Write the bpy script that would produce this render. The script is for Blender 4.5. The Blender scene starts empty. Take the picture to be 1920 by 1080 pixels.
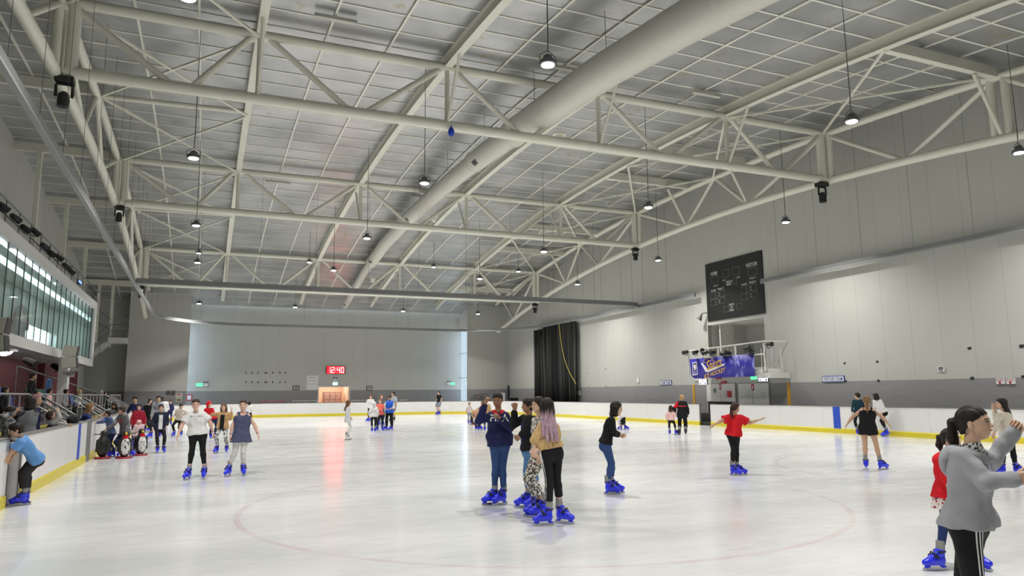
import bpy, bmesh, math, random
import numpy as np
from mathutils import Vector, Matrix
from mathutils.bvhtree import BVHTree
random.seed(7)
LAMP, LENS, DAYLIGHT, CLOCK = 275.0, 30.0, 130.0, 10.0
S = bpy.context.scene
COL = S.collection
# ---------------------------------------------------------------- camera
FPX, EYE = 1353.12, 1.7
_yaw, _pit, _rol = 0.40229369, 0.14487803, -0.0086581
_cy, _sy, _cp, _sp, _cr, _sr = math.cos(_yaw), math.sin(_yaw), math.cos(_pit), math.sin(_pit), math.cos(_rol), math.sin(_rol)
CW = np.array([_sy*_cp, _cy*_cp, _sp]); _r = np.array([_cy, -_sy, 0.0]); _u = np.cross(_r, CW)
CR = _cr*_r + _sr*_u; CU = -_sr*_r + _cr*_u; CO = np.array([0.0, 0.0, EYE])
cam_d = bpy.data.cameras.new('camera'); cam = bpy.data.objects.new('camera', cam_d); COL.objects.link(cam)
cam.matrix_world = Matrix(((CR[0], CU[0], -CW[0], 0), (CR[1], CU[1], -CW[1], 0), (CR[2], CU[2], -CW[2], EYE), (0, 0, 0, 1)))
cam_d.sensor_width = 36; cam_d.lens = 36*FPX/1920; cam_d.clip_start = .05; cam_d.clip_end = 300
S.camera = cam
# ---------------------------------------------------------------- world, exposure
S.view_settings.view_transform = 'Standard'; S.view_settings.look = 'None'
S.view_settings.gamma = 1; S.view_settings.use_curve_mapping = False
S.view_settings.exposure = 0.0
wd = bpy.data.worlds.new('world'); S.world = wd; wd.use_nodes = True
wd.node_tree.nodes['Background'].inputs[0].default_value = (.75, .86, 1, 1)
wd.node_tree.nodes['Background'].inputs[1].default_value = 1.0
try:
    S.cycles.use_denoising = True; S.cycles.denoiser = 'OPENIMAGEDENOISE'
    S.cycles.max_bounces = 7; S.cycles.diffuse_bounces = 4; S.cycles.glossy_bounces = 3; S.cycles.transmission_bounces = 4
    S.cycles.sample_clamp_indirect = 4.0; S.cycles.caustics_reflective = False; S.cycles.caustics_refractive = False
    S.cycles.use_light_tree = True
except Exception: pass

def ray(x, y): return (x-960)/FPX*CR - (y-540)/FPX*CU + CW
def on(x, y, ax, v):
    d = ray(x, y); return CO + d*((v-CO[ax])/d[ax])
def px(p):
    q = np.array(p)-CO; w = q@CW; return 960+FPX*(q@CR)/w, 540-FPX*(q@CU)/w

# ---------------------------------------------------------------- materials
MATS = {}
def mat(name, col, rough=.6, metal=0., emit=None, estr=1., noise=0., nscale=6., bump=0., bscale=20., alpha=None, spec=None, coat=0.):
    if name in MATS: return MATS[name]
    m = bpy.data.materials.new(name); m.use_nodes = True; nt = m.node_tree; b = nt.nodes['Principled BSDF']
    b.inputs['Base Color'].default_value = (*col, 1); b.inputs['Roughness'].default_value = rough; b.inputs['Metallic'].default_value = metal
    if spec is not None: b.inputs['Specular IOR Level'].default_value = spec
    if coat: b.inputs['Coat Weight'].default_value = coat
    if emit is not None:
        b.inputs['Emission Color'].default_value = (*emit, 1); b.inputs['Emission Strength'].default_value = estr
    if noise or bump:
        tc = nt.nodes.new('ShaderNodeTexCoord')
    if noise:
        n = nt.nodes.new('ShaderNodeTexNoise'); n.inputs['Scale'].default_value = nscale; n.inputs['Detail'].default_value = 5
        nt.links.new(tc.outputs['Object'], n.inputs['Vector'])
        mx = nt.nodes.new('ShaderNodeMix'); mx.data_type = 'RGBA'
        mx.inputs['A'].default_value = (*[max(0, c*(1-noise)) for c in col], 1); mx.inputs['B'].default_value = (*[min(1, c*(1+noise)) for c in col], 1)
        nt.links.new(n.outputs['Fac'], mx.inputs['Factor']); nt.links.new(mx.outputs['Result'], b.inputs['Base Color'])
    if bump:
        n2 = nt.nodes.new('ShaderNodeTexNoise'); n2.inputs['Scale'].default_value = bscale; n2.inputs['Detail'].default_value = 4
        nt.links.new(tc.outputs['Object'], n2.inputs['Vector'])
        bp = nt.nodes.new('ShaderNodeBump'); bp.inputs['Strength'].default_value = bump; bp.inputs['Distance'].default_value = .02
        nt.links.new(n2.outputs['Fac'], bp.inputs['Height']); nt.links.new(bp.outputs['Normal'], b.inputs['Normal'])
    MATS[name] = m; return m
class NT:   # tiny node helper
    def __init__(s, name):
        s.m = bpy.data.materials.new(name); s.m.use_nodes = True; s.t = s.m.node_tree; s.b = s.t.nodes['Principled BSDF']; s.tc = s.n('TexCoord')
        MATS[name] = s.m
    def n(s, k): return s.t.nodes.new('ShaderNode'+k)
    def l(s, a, b): s.t.links.new(a, b)
    def math(s, op, a, b=None, c=None):
        n = s.n('Math'); n.operation = op
        for i, v in enumerate((a, b, c)):
            if v is None: continue
            if isinstance(v, (int, float)): n.inputs[i].default_value = v
            else: s.l(v, n.inputs[i])
        return n.outputs[0]
    def mix(s, f, a, b):
        n = s.n('Mix'); n.data_type = 'RGBA'
        for k, v in (('Factor', f), ('A', a), ('B', b)):
            if isinstance(v, (int, float)): n.inputs[k].default_value = v
            elif isinstance(v, tuple): n.inputs[k].default_value = (*v, 1)
            else: s.l(v, n.inputs[k])
        return n.outputs['Result']
    def noise(s, scale, vec=None, detail=4, sc3=None):
        n = s.n('TexNoise'); n.inputs['Scale'].default_value = scale; n.inputs['Detail'].default_value = detail
        v = vec or s.tc.outputs['Object']
        if sc3:
            mp = s.n('Mapping'); mp.inputs['Scale'].default_value = sc3; s.l(v, mp.inputs[0]); v = mp.outputs[0]
        s.l(v, n.inputs['Vector']); return n.outputs['Fac']
    def ramp(s, f, lo, hi):
        n = s.n('MapRange'); n.inputs['From Min'].default_value = lo; n.inputs['From Max'].default_value = hi; s.l(f, n.inputs['Value']); return n.outputs[0]

# ---------------------------------------------------------------- mesh helpers
def V(*a): return Vector(a)
class MB:
    def __init__(s): s.v = []; s.f = []; s.mi = []; s.cur = 0
    def add(s, vs, fs):
        o = len(s.v); s.v += [tuple(v) for v in vs]; s.f += [tuple(i+o for i in f) for f in fs]; s.mi += [s.cur]*len(fs)
        return s
    def box(s, x0, x1, y0, y1, z0, z1):
        return s.add([(x0,y0,z0),(x1,y0,z0),(x1,y1,z0),(x0,y1,z0),(x0,y0,z1),(x1,y0,z1),(x1,y1,z1),(x0,y1,z1)],
              [(0,3,2,1),(4,5,6,7),(0,1,5,4),(1,2,6,5),(2,3,7,6),(3,0,4,7)])
    def bar(s, a, b, w, h, up=(0,0,1)):   # rectangular bar from a to b
        a, b = Vector(a), Vector(b); d = (b-a).normalized(); u = Vector(up)
        if abs(d.dot(u)) > .98: u = Vector((1,0,0))
        r = d.cross(u).normalized(); u = r.cross(d)
        vs = [p + r*(i*w/2) + u*(j*h/2) for p in (a, b) for i, j in ((-1,-1),(1,-1),(1,1),(-1,1))]
        return s.add(vs, [(0,3,2,1),(4,5,6,7),(0,1,5,4),(1,2,6,5),(2,3,7,6),(3,0,4,7)])
    def tube(s, path, r, n=10, cap=True):
        P = [Vector(p) for p in path]; rs = r if isinstance(r, (list, tuple)) else [r]*len(P)
        vs = []; ref = None
        for i, p in enumerate(P):
            d = (P[min(i+1, len(P)-1)] - P[max(i-1, 0)]).normalized()
            if ref is None: ref = Vector((0,0,1)) if abs(d.z) < .9 else Vector((1,0,0))
            a = d.cross(ref).normalized(); b = a.cross(d); ref = b
            vs += [p + (a*math.cos(2*math.pi*k/n) + b*math.sin(2*math.pi*k/n))*rs[i] for k in range(n)]
        fs = [(i*n+k, i*n+(k+1)%n, (i+1)*n+(k+1)%n, (i+1)*n+k) for i in range(len(P)-1) for k in range(n)]
        if cap: fs += [tuple(range(n))[::-1], tuple((len(P)-1)*n+k for k in range(n))]
        return s.add(vs, fs)
    def lathe(s, c, prof, n=16, axis=(0,0,1)):   # prof [(r,h)...]
        c = Vector(c); ax = Vector(axis).normalized(); a = ax.orthogonal().normalized(); b = ax.cross(a)
        vs = [c + ax*h + (a*math.cos(2*math.pi*k/n)+b*math.sin(2*math.pi*k/n))*max(r, 1e-4) for r, h in prof for k in range(n)]
        fs = [(i*n+k, i*n+(k+1)%n, (i+1)*n+(k+1)%n, (i+1)*n+k) for i in range(len(prof)-1) for k in range(n)]
        fs += [tuple(range(n))[::-1], tuple((len(prof)-1)*n+k for k in range(n))]
        return s.add(vs, fs)
    def sweep(s, prof, path, frames):   # prof 2d closed, frames list of (right, up)
        n = len(prof); vs = []
        for p, (r, u) in zip(path, frames): vs += [Vector(p)+Vector(r)*a+Vector(u)*b for a, b in prof]
        fs = [(i*n+k, i*n+(k+1)%n, (i+1)*n+(k+1)%n, (i+1)*n+k) for i in range(len(path)-1) for k in range(n)]
        fs += [tuple(range(n))[::-1], tuple((len(path)-1)*n+k for k in range(n))]
        return s.add(vs, fs)
    def build(s, name, m, parent=None, smooth=False, loc=None):
        me = bpy.data.meshes.new(name); me.from_pydata(s.v, [], s.f)
        ms = m if isinstance(m, (list, tuple)) else [m]
        for k in ms: me.materials.append(k)
        if len(ms) > 1: me.polygons.foreach_set('material_index', s.mi)
        bm = bmesh.new(); bm.from_mesh(me); bmesh.ops.recalc_face_normals(bm, faces=bm.faces); bm.to_mesh(me); bm.free()
        if smooth:
            me.polygons.foreach_set('use_smooth', [True]*len(me.polygons))
            try: me.set_sharp_from_angle(angle=math.radians(40))
            except Exception: pass
        o = bpy.data.objects.new(name, me); COL.objects.link(o)
        if parent is not None:
            o.parent = parent; o.matrix_parent_inverse = parent_inv(parent)
        return o
def parent_inv(p):
    m = Matrix.Identity(4); q = p
    while q is not None:
        m = (q.matrix_parent_inverse @ q.matrix_basis) @ m if q.parent else q.matrix_basis @ m
        q = q.parent
    return m.inverted()
def tag(o, label, cat, group=None, kind=None):
    if label: o['label'] = label
    if cat: o['category'] = cat
    if group: o['group'] = group
    if kind: o['kind'] = kind
    return o
def empty(name, loc, label, cat, group=None):
    o = bpy.data.objects.new(name, None); COL.objects.link(o); o.location = loc; o.empty_display_size = .2
    return tag(o, label, cat, group)
def struct(mb, name, m, smooth=False):
    o = mb.build(name, m, smooth=smooth); o['kind'] = 'structure'; return o
def dup(root, loc, label, group=None):
    r = root.copy(); COL.objects.link(r); r.location = loc; r['label'] = label
    if group: r['group'] = group
    for ch in list(root.children):
        if ch.name.startswith(('cord', 'lamp_light')): continue
        c = ch.copy(); COL.objects.link(c); c.parent = r
        for g in ch.children:
            d = g.copy(); COL.objects.link(d); d.parent = c
    return r
_TX = {}
def text_geo(txt, size, shear=0., bold=0., spacing=1.):
    k = (txt, size, shear, bold, spacing)
    if k in _TX: return _TX[k]
    cu = bpy.data.curves.new('t', 'FONT'); cu.body = txt; cu.size = size; cu.align_x = 'CENTER'; cu.align_y = 'CENTER'; cu.shear = shear; cu.offset = bold
    cu.space_character = spacing; cu.resolution_u = 3
    o = bpy.data.objects.new('t', cu); COL.objects.link(o)
    dg = bpy.context.evaluated_depsgraph_get(); me = o.evaluated_get(dg).to_mesh()
    r = ([tuple(v.co) for v in me.vertices], [tuple(p.vertices) for p in me.polygons])
    bpy.data.objects.remove(o); _TX[k] = r; return r
def put_text(txt, c, right, up, size, m, parent, width=None, name='lettering', shear=0., bold=0., off=.004):
    vs, fs = text_geo(txt, 1.0, shear, bold)
    if not vs: return
    xs = [v[0] for v in vs]; w = max(xs)-min(xs); cx = (max(xs)+min(xs))/2; ys = [v[1] for v in vs]; h = max(ys)-min(ys); cyy = (max(ys)+min(ys))/2
    sy = size/h; sx = width/w if width else sy
    R, U = Vector(right).normalized(), Vector(up).normalized(); N = R.cross(U)
    mb = MB(); mb.add([Vector(c)+R*((v[0]-cx)*sx)+U*((v[1]-cyy)*sy)+N*off for v in vs], fs)
    return mb.build(name, m, parent)
# ================================================================ SETTING
XL, XR, YE, YN = -2.76, 23.62, 60.6, -1.2          # ice limits
WX, WL, WF, WREC = 25.6, -8.2, 61.4, 64.0          # right wall, left wall, far wall, recessed far wall
Y0 = 29.2
def zf(y): return 12.8 - .0035*(y-Y0)**2           # flange of the long roof beams
def zroof(y): return zf(y) + .42
def zt(y): return 12.75 - .0032*(y-Y0)**2
def zb(y): return 10.72 - .0038*(y-Y0)**2
cream = mat('cream_steel_paint', (.76, .75, .65), .45, noise=.06, nscale=1.5)
cream2 = mat('cream_batten_paint', (.84, .83, .74), .5)
# --- ice
def ice_mat():
    t = NT('rink_ice'); o = t.tc.outputs['Object']
    sep = t.n('SeparateXYZ'); t.l(o, sep.inputs[0]); X, Y = sep.outputs[0], sep.outputs[1]
    col = t.mix(t.ramp(t.noise(.5, sc3=(.6, 1.3, 1), detail=8), .38, .62), (.68, .69, .69), (.83, .835, .83))
    sc = t.ramp(t.noise(9, sc3=(.25, 1.6, 1), detail=8), .52, .72); col = t.mix(t.math('MULTIPLY', sc, .45), col, (.58, .59, .60))
    sn = t.ramp(t.noise(26, sc3=(.2, 1.2, 1), detail=6), .62, .75); col = t.mix(t.math('MULTIPLY', sn, .6), col, (.9, .91, .92))
    wob = t.math('MULTIPLY', t.math('SUBTRACT', t.noise(.8), .5), .12)
    def ring(cx, cy, r, w):
        d = t.math('SQRT', t.math('ADD', t.math('POWER', t.math('SUBTRACT', X, cx), 2), t.math('POWER', t.math('SUBTRACT', Y, cy), 2)))
        return t.math('LESS_THAN', t.math('ABSOLUTE', t.math('SUBTRACT', d, r)), w)
    def line(y, w): return t.math('LESS_THAN', t.math('ABSOLUTE', t.math('SUBTRACT', Y, y)), w)
    def disc(cx, cy, r):
        d = t.math('SQRT', t.math('ADD', t.math('POWER', t.math('SUBTRACT', X, cx), 2), t.math('POWER', t.math('SUBTRACT', Y, cy), 2)))
        return t.math('LESS_THAN', d, r)
    red, blu = (.62, .30, .34), (.40, .45, .70)
    fade = t.ramp(t.noise(1.3, detail=5), .3, .65)
    def lay(m, c, a, col): return t.mix(t.math('MULTIPLY', t.math('MULTIPLY', m, a), fade), col, c)
    for cx, cy in ((5.08, 10.87), (16.2, 10.87), (5.08, 50), (16.2, 50)): col = lay(ring(cx, cy, 4.57, .045), red, .34, col); col = lay(disc(cx, cy, .3), red, .3, col)
    col = lay(ring(10.45, 30, 4.57, .05), blu, .35, col)
    col = lay(line(20.95, .14), blu, .45, col); col = lay(line(39, .14), blu, .45, col); col = lay(line(30, .13), red, .4, col)
    col = lay(line(4, .04), red, .3, col); col = lay(line(56.6, .04), red, .5, col)
    col = lay(disc(9.6, 3.4, 1.9), (.45, .56, .78), .5, col)
    logo = t.ramp(t.noise(2.2, detail=3), .5, .56)
    col = lay(t.math('MULTIPLY', disc(12.6, 29.5, 3.4), logo), (.86, .80, .35), .7, col)
    col = lay(t.math('MULTIPLY', disc(9.0, 30.6, 3.2), logo), (.45, .47, .52), .5, col)
    t.l(col, t.b.inputs['Base Color'])
    rg = t.math('ADD', t.math('MULTIPLY', t.noise(5, sc3=(.4, 1, 1), detail=6), .22), .06); t.l(rg, t.b.inputs['Roughness'])
    t.b.inputs['Specular IOR Level'].default_value = .32
    bp = t.n('Bump'); bp.inputs['Strength'].default_value = .045; bp.inputs['Distance'].default_value = .02
    t.l(t.noise(7, sc3=(.3, 1, 1), detail=6), bp.inputs['Height']); t.l(bp.outputs[0], t.b.inputs['Normal'])
    return t.m
def rounded_path(x0, x1, y0, y1, r, n=10, both=True):
    P = [(x0, y0)]
    for k in range(n+1): a = math.pi - math.pi/2*k/n; P.append((x0+r+r*math.cos(a), y1-r+r*math.sin(a)))
    for k in range(n+1): a = math.pi/2 - math.pi/2*k/n; P.append((x1-r+r*math.cos(a), y1-r+r*math.sin(a)))
    P.append((x1, y0)); return P
P = rounded_path(XL-.02, XR+.02, YN, YE+.02, 7, 14)
mb = MB(); mb.add([(x, y, 0) for x, y in P]+[(x, y, -.1) for x, y in P], [tuple(range(len(P)))[::-1]]+[(i, (i+1) % len(P), len(P)+(i+1) % len(P), len(P)+i) for i in range(len(P))])
ice = struct(mb, 'floor', ice_mat())
conc = mat('walkway_concrete', (.26, .26, .25), .8, noise=.15, nscale=2)
mb = MB(); mb.box(WL-.1, WX+.2, -4.2, WREC+6.5, -.3, -.11)
struct(mb, 'floor_walkway', conc)
rubber = mat('black_rubber_floor', (.035, .035, .037), .7, noise=.2, nscale=8)
# --- walls
def wall_mat(name, ax, up=(.545, .55, .51), low=(.29, .29, .295), pitch=1.25, phase=.0, zb_=2.09):
    t = NT(name); sep = t.n('SeparateXYZ'); t.l(t.tc.outputs['Object'], sep.inputs[0]); c = sep.outputs[ax]; Z = sep.outputs[2]
    m = t.math('FRACT', t.math('DIVIDE', t.math('SUBTRACT', c, phase), pitch))
    seam = t.math('LESS_THAN', t.math('ABSOLUTE', t.math('SUBTRACT', m, .5)), .007)
    n1 = t.ramp(t.noise(.5, detail=5), .3, .7)
    a = t.mix(n1, tuple(v*.95 for v in up), up); b = t.mix(t.ramp(t.noise(3, sc3=(1, .4, 2), detail=5), .3, .75), tuple(v*.94 for v in low), tuple(v*1.05 for v in low))
    a = t.mix(t.math('MULTIPLY', seam, .5), a, tuple(v*.45 for v in up))
    t.l(t.mix(t.math('LESS_THAN', Z, zb_), a, b), t.b.inputs['Base Color']); t.b.inputs['Roughness'].default_value = .42
    bp = t.n('Bump'); bp.inputs['Strength'].default_value = .15; bp.inputs['Distance'].default_value = .01
    t.l(t.noise(3, detail=3), bp.inputs['Height']); t.l(bp.outputs[0], t.b.inputs['Normal'])
    return t.m
wallY = wall_mat('cool_room_panels_side', 1, phase=.62); wallX = wall_mat('cool_room_panels_end', 0, phase=.1)
NY0, NY1, NZ0, NZ1 = 28.1, 32.5, 2.9, 5.33          # niche under the scoreboard
mb = MB(); T = WX+.25
mb.box(WX, T, -4, NY0, -.11, 13.4).box(WX, T, NY1, WF, -.11, 13.4).box(WX, T, NY0, NY1, NZ1, 13.4).box(WX, T, NY0, NY1, -.11, NZ0)
struct(mb, 'wall_right', wallY)
gry = mat('niche_paint', (.66, .66, .62), .6, noise=.05)
mb = MB(); mb.box(T, T+2.4, NY0-.1, NY0, NZ0-.1, NZ1+.1).box(T, T+2.4, NY1, NY1+.1, NZ0-.1, NZ1+.1).box(T+2.4, T+2.5, NY0-.1, NY1+.1, NZ0-.1, NZ1+.1)
mb.box(T-.2, T+2.4, NY0, NY1, NZ0-.1, NZ0).box(T, T+2.4, NY0, NY1, NZ1, NZ1+.1).box(T, T+.9, 31.75, 31.85, NZ0, NZ1)
struct(mb, 'wall_niche', gry)
mb = MB(); mb.box(WL-.25, WL, -4, 63.2, -.11, 13.6); struct(mb, 'wall_left', wallY)
mb = MB(); mb.box(WL, WX, -4.2, -4, -.11, 12); struct(mb, 'wall_back', wallX)
# far walls with recess
DX0, DX1, DZ = 9.15, 11.74, 2.36
mb = MB(); mb.box(-5.2, -1.14, WF, WF+.2, -.11, 13.4).box(-5.4, -5.2, WF, 63, -.11, 13.4).box(WL-.2, -5.4, 63, 63.2, -.11, 13.4)
struct(mb, 'wall_far_left', wallX)
mb = MB(); mb.box(21.75, T, WF, WF+.2, -.11, 13.4); struct(mb, 'wall_far_right', wallX)
mb = MB(); mb.box(-1.4, DX0, WREC, WREC+.2, -.11, 12).box(DX1, 22, WREC, WREC+.2, -.11, 12).box(DX0, DX1, WREC, WREC+.2, DZ, 12)
struct(mb, 'wall_far', wallX)
# recess return walls hold tall daylight windows
winfr = mat('white_window_frame', (.8, .8, .8), .5)
glass = mat('daylight_glass', (.9, .95, 1), .05, alpha=.2)
def glassmat(name, tint, a):
    m = bpy.data.materials.new(name); m.use_nodes = True; nt = m.node_tree; nt.nodes.clear()
    o = nt.nodes.new('ShaderNodeOutputMaterial'); tr = nt.nodes.new('ShaderNodeBsdfTransparent'); tr.inputs[0].default_value = (*tint, 1)
    gl = nt.nodes.new('ShaderNodeBsdfGlossy'); gl.inputs['Roughness'].default_value = .03; gl.inputs[0].default_value = (.9, .95, .95, 1)
    mx = nt.nodes.new('ShaderNodeMixShader'); mx.inputs[0].default_value = a
    nt.links.new(tr.outputs[0], mx.inputs[1]); nt.links.new(gl.outputs[0], mx.inputs[2]); nt.links.new(mx.outputs[0], o.inputs[0])
    MATS[name] = m; return m
gm = glassmat('clear_glass', (.93, .97, .96), .10)
for nm, x, s in (('window_1', -1.3, -1), ('window_2', 21.95, 1)):
    mb = MB(); mb.box(x-.1, x+.1, WF+.2, WREC, 7.6, 12).box(x-.1, x+.1, WF+.2, WREC, -.11, .9)
    for k in range(4): z = .9+k*(6.7/3); mb.box(x-.06, x+.06, WF+.2, WREC, z-.03, z+.03)
    f = struct(mb, nm, winfr)
    g_ = MB().box(x-.01, x+.01, WF+.2, WREC, .9, 7.6).build('window_pane', gm, f); 
    L = bpy.data.lights.new('daylight', 'AREA'); L.shape = 'RECTANGLE'; L.size = 2.3; L.size_y = 6.6; L.energy = DAYLIGHT; L.color = (.70, .80, 1)
    lo = bpy.data.objects.new('window_daylight', L); COL.objects.link(lo); lo.location = (x+s*.4, 62.8, 4.2)
    lo.rotation_euler = (math.radians(90), 0, math.radians(-90 if s < 0 else 90))
# locker room behind doorway
peach = mat('locker_room_paint', (.85, .62, .48), .6)
mb = MB(); mb.box(DX0-.6, DX0-.5, WREC+.2, WREC+4, -.1, 3).box(DX1+.1, DX1+.2, WREC+.2, WREC+4, -.1, 3).box(DX0-.6, DX1+.2, WREC+4, WREC+4.1, -.1, 3).box(DX0-.6, DX1+.2, WREC+.2, WREC+4, 2.9, 3)
struct(mb, 'wall_locker_room', peach)
mb = MB(); mb.box(DX0-.08, DX0, WREC-.03, WREC+.2, 0, DZ).box(DX1, DX1+.08, WREC-.03, WREC+.2, 0, DZ).box(DX0-.08, DX1+.08, WREC-.03, WREC+.2, DZ, DZ+.07)
struct(mb, 'door_1', winfr)
L = bpy.data.lights.new('room_light', 'AREA'); L.size = 2.4; L.energy = 90; L.color = (1, .85, .7)
lo = bpy.data.objects.new('locker_room_light', L); COL.objects.link(lo); lo.location = (10.4, 66.2, 2.85)
lk = empty('locker_bank', (10.6, 66.5, 0), 'bank of six pinkish lockers seen through the far doorway', 'lockers')
MB().box(9.9, 11.5, 66.45, 66.9, 0, 1.95).build('body', mat('locker_frame', (.35, .22, .18), .5), lk)
ldm = mat('locker_door_pink', (.62, .42, .38), .45); blk = mat('black_plastic', (.012, .012, .013), .4)
for i in range(3):
    for j in range(3):
        d = MB().box(9.96+i*.5, 10.42+i*.5, 66.42, 66.45, .08+j*.62, .66+j*.62).build('door', ldm, lk)
        MB().box(10.02+i*.5, 10.06+i*.5, 66.39, 66.42, .34+j*.62, .42+j*.62).build('handle', blk, d)
# --- roof
def foil():
    t = NT('silver_roof_foil'); sep = t.n('SeparateXYZ'); t.l(t.tc.outputs['Object'], sep.inputs[0]); X, Y = sep.outputs[0], sep.outputs[1]
    n = t.ramp(t.noise(.45, detail=5), .35, .65)
    c = t.mix(n, (.44, .45, .455), (.63, .635, .64))
    st = t.ramp(t.noise(1.8, detail=9), .60, .70); reg = t.ramp(t.noise(.22, detail=2), .45, .6)
    c = t.mix(t.math('MULTIPLY', t.math('MULTIPLY', st, reg), .7), c, (.46, .40, .27))
    t.l(c, t.b.inputs['Base Color']); t.b.inputs['Metallic'].default_value = .7; t.b.inputs['Roughness'].default_value = .36
    bp = t.n('Bump'); bp.inputs['Strength'].default_value = .5; bp.inputs['Distance'].default_value = .05
    t.l(t.noise(1.6, detail=4), bp.inputs['Height']); t.l(bp.outputs[0], t.b.inputs['Normal'])
    return t.m
mb = MB(); ys = [-4.2+i*1.19 for i in range(58)]; x0, x1 = WL-.2, WX+.3
vs = []; 
for y in ys: vs += [(x0, y, zroof(y)), (x1, y, zroof(y)), (x1, y, zroof(y)+.12), (x0, y, zroof(y)+.12)]
mb.add(vs, [(i*4+a, i*4+(a+1) % 4, i*4+4+(a+1) % 4, i*4+4+a) for i in range(len(ys)-1) for a in range(4)])
struct(mb, 'ceiling', foil(), smooth=False)
yy = 22.14-1.19*9
while yy < 63.5:   # cross battens
    wdt = .06; mb = MB(); z = zroof(yy); mb.box(WL, WX, yy-wdt/2, yy+wdt/2, z-.03, z-.001); o = struct(mb, 'ceiling_batten', cream2); yy += 1.19
for x in (-6.2, -2.37, -.64, 3.1, 5.1, 9.07, 11.05, 14.9, 16.85, 20.53, 22.27):
    ys2 = [9+i*1.5 for i in range(37)]; w = .035
    mb = MB(); mb.sweep([(-w, -.05), (w, -.05), (w, 0), (-w, 0)], [(x, y, zroof(y)-.005) for y in ys2], [((1, 0, 0), (0, 0, 1))]*len(ys2))
    struct(mb, 'ceiling_batten_lengthwise', cream2)
# long curved I beams
def ipath(x, y0, y1, n, zfun, d=.42, w=.26, t=.03):
    ys = [y0+(y1-y0)*i/n for i in range(n+1)]
    prof = [(-w/2, 0), (w/2, 0), (w/2, t), (t/2, t), (t/2, d-t), (w/2, d-t), (w/2, d), (-w/2, d), (-w/2, d-t), (-t/2, d-t), (-t/2, t), (-w/2, t)]
    return prof, [(x, y, zfun(y)) for y in ys], [((1, 0, 0), (0, 0, 1))]*len(ys)
NX = [-4.15, 1.1, 7.1, 12.95, 18.8, 24.05]
nth = ['first', 'second', 'third', 'fourth']
for i, x in enumerate(NX[1:5]):
    mb = MB(); mb.sweep(*ipath(x, 6, WF-.1 if x < 0 else 61.5, 40, zf))
    o = mb.build('roof_beam', cream); tag(o, f'long curved cream steel roof beam running lengthwise, {nth[i]} from the left wall', 'beam', 'lengthwise roof beams')
def arc(x, y0, y1, f, n=None):
    n = n or max(2, int(abs(y1-y0)/1.5)); return [(x, y0+(y1-y0)*i/n, f(y0+(y1-y0)*i/n)) for i in range(n+1)]
# cross trusses
TY = [22.14, 36.8, 51.5]; tlab = ['nearest', 'middle', 'farthest']
for ti, y in enumerate(TY):
    zT, zB = zt(y)+.06, zb(y)+.06
    r = empty('roof_truss', (10, y, zB), f'white tubular steel truss spanning the whole rink width, {tlab[ti]} of three', 'truss', 'cross trusses')
    MB().tube([(NX[0]+.35, y, zT), (NX[5]-.2, y, zT)], .15, 14).build('top_chord', cream, r, True)
    MB().tube([(NX[0]+.2, y, zB), (NX[5]-.1, y, zB)], .17, 14).build('bottom_chord', cream, r, True)
    for s, x in ((1, NX[0]+.35), (-1, NX[5]-.2)): MB().tube([(x, y, zB-.05), (x, y, zT+.1)], .17, 14).build('end_post', cream, r, True)
    for i in range(5):
        xm = (NX[i]+NX[i+1])/2
        if i == 0: xm = -1.0
        for a, b in ((NX[i]+.3, xm-.25), (NX[i+1]-.25, xm+.25)): MB().tube([(a, y, zT-.1), (b, y, zB+.05)], .095, 10).build('diagonal', cream, r, True)
    for i in range(1, 5):
        x = NX[i]; MB().tube([(x, y, zB), (x, y, zT)], .08, 10).build('post', cream, r, True)
        yb = y-1.35 if ti == 0 else y+1.35
        MB().tube([(x, y+(-.1 if ti == 0 else .1), zB+.12), (x, yb, zf(yb)+.02)], .055, 8).build('knee_brace', cream, r, True)
# side trusses
def side_truss(X, lab, sgn):
    r = empty('side_truss', (X, 29, 10), lab, 'truss', 'side trusses')
    MB().tube(arc(X, 9, 59.8 if X > 0 else 58.6, zb), .165, 14).build('bottom_chord', cream, r, True)
    MB().tube(arc(X, 9, 60.2, zt), .15, 14).build('top_chord', cream, r, True)
    def T_(a, b, rr=.09): MB().tube([(X, a[0], a[1]), (X, b[0], b[1])], rr, 10).build('web_member', cream, r, True)
    for y in (14.75, 22.14, 36.8, 51.5):
        for o in ((-.28, .28) if y != 14.75 else (-.22, .25)):
            if y == 22.14 and o < 0 and X > 0: pass
            MB().tube([(X, y+o, zb(y)), (X, y+o, zt(y))], .13, 12).build('post', cream, r, True)
    tops = [14.75, 22.14, 29.4, 36.8, 44.1, 51.5, 58.8]; bots = [18.4, 27.0, 31.9, 41.6, 46.4, 56.2]
    for a, b in ((14.75, 18.4), (22.14, 18.4), (22.14, 27), (29.4, 27), (29.4, 31.9), (36.8, 31.9), (36.8, 41.6), (44.1, 41.6), (44.1, 46.4), (51.5, 46.4), (51.5, 56.2), (58.8, 56.2), (14.75, 11.2)):
        T_((a, zt(a)), (b, zb(b)))
    return r
side_truss(NX[5], 'long curved tubular truss along the right wall above the scoreboard', 1)
side_truss(NX[0], 'long curved tubular truss on the left side above the glass balcony', -1)
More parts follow.
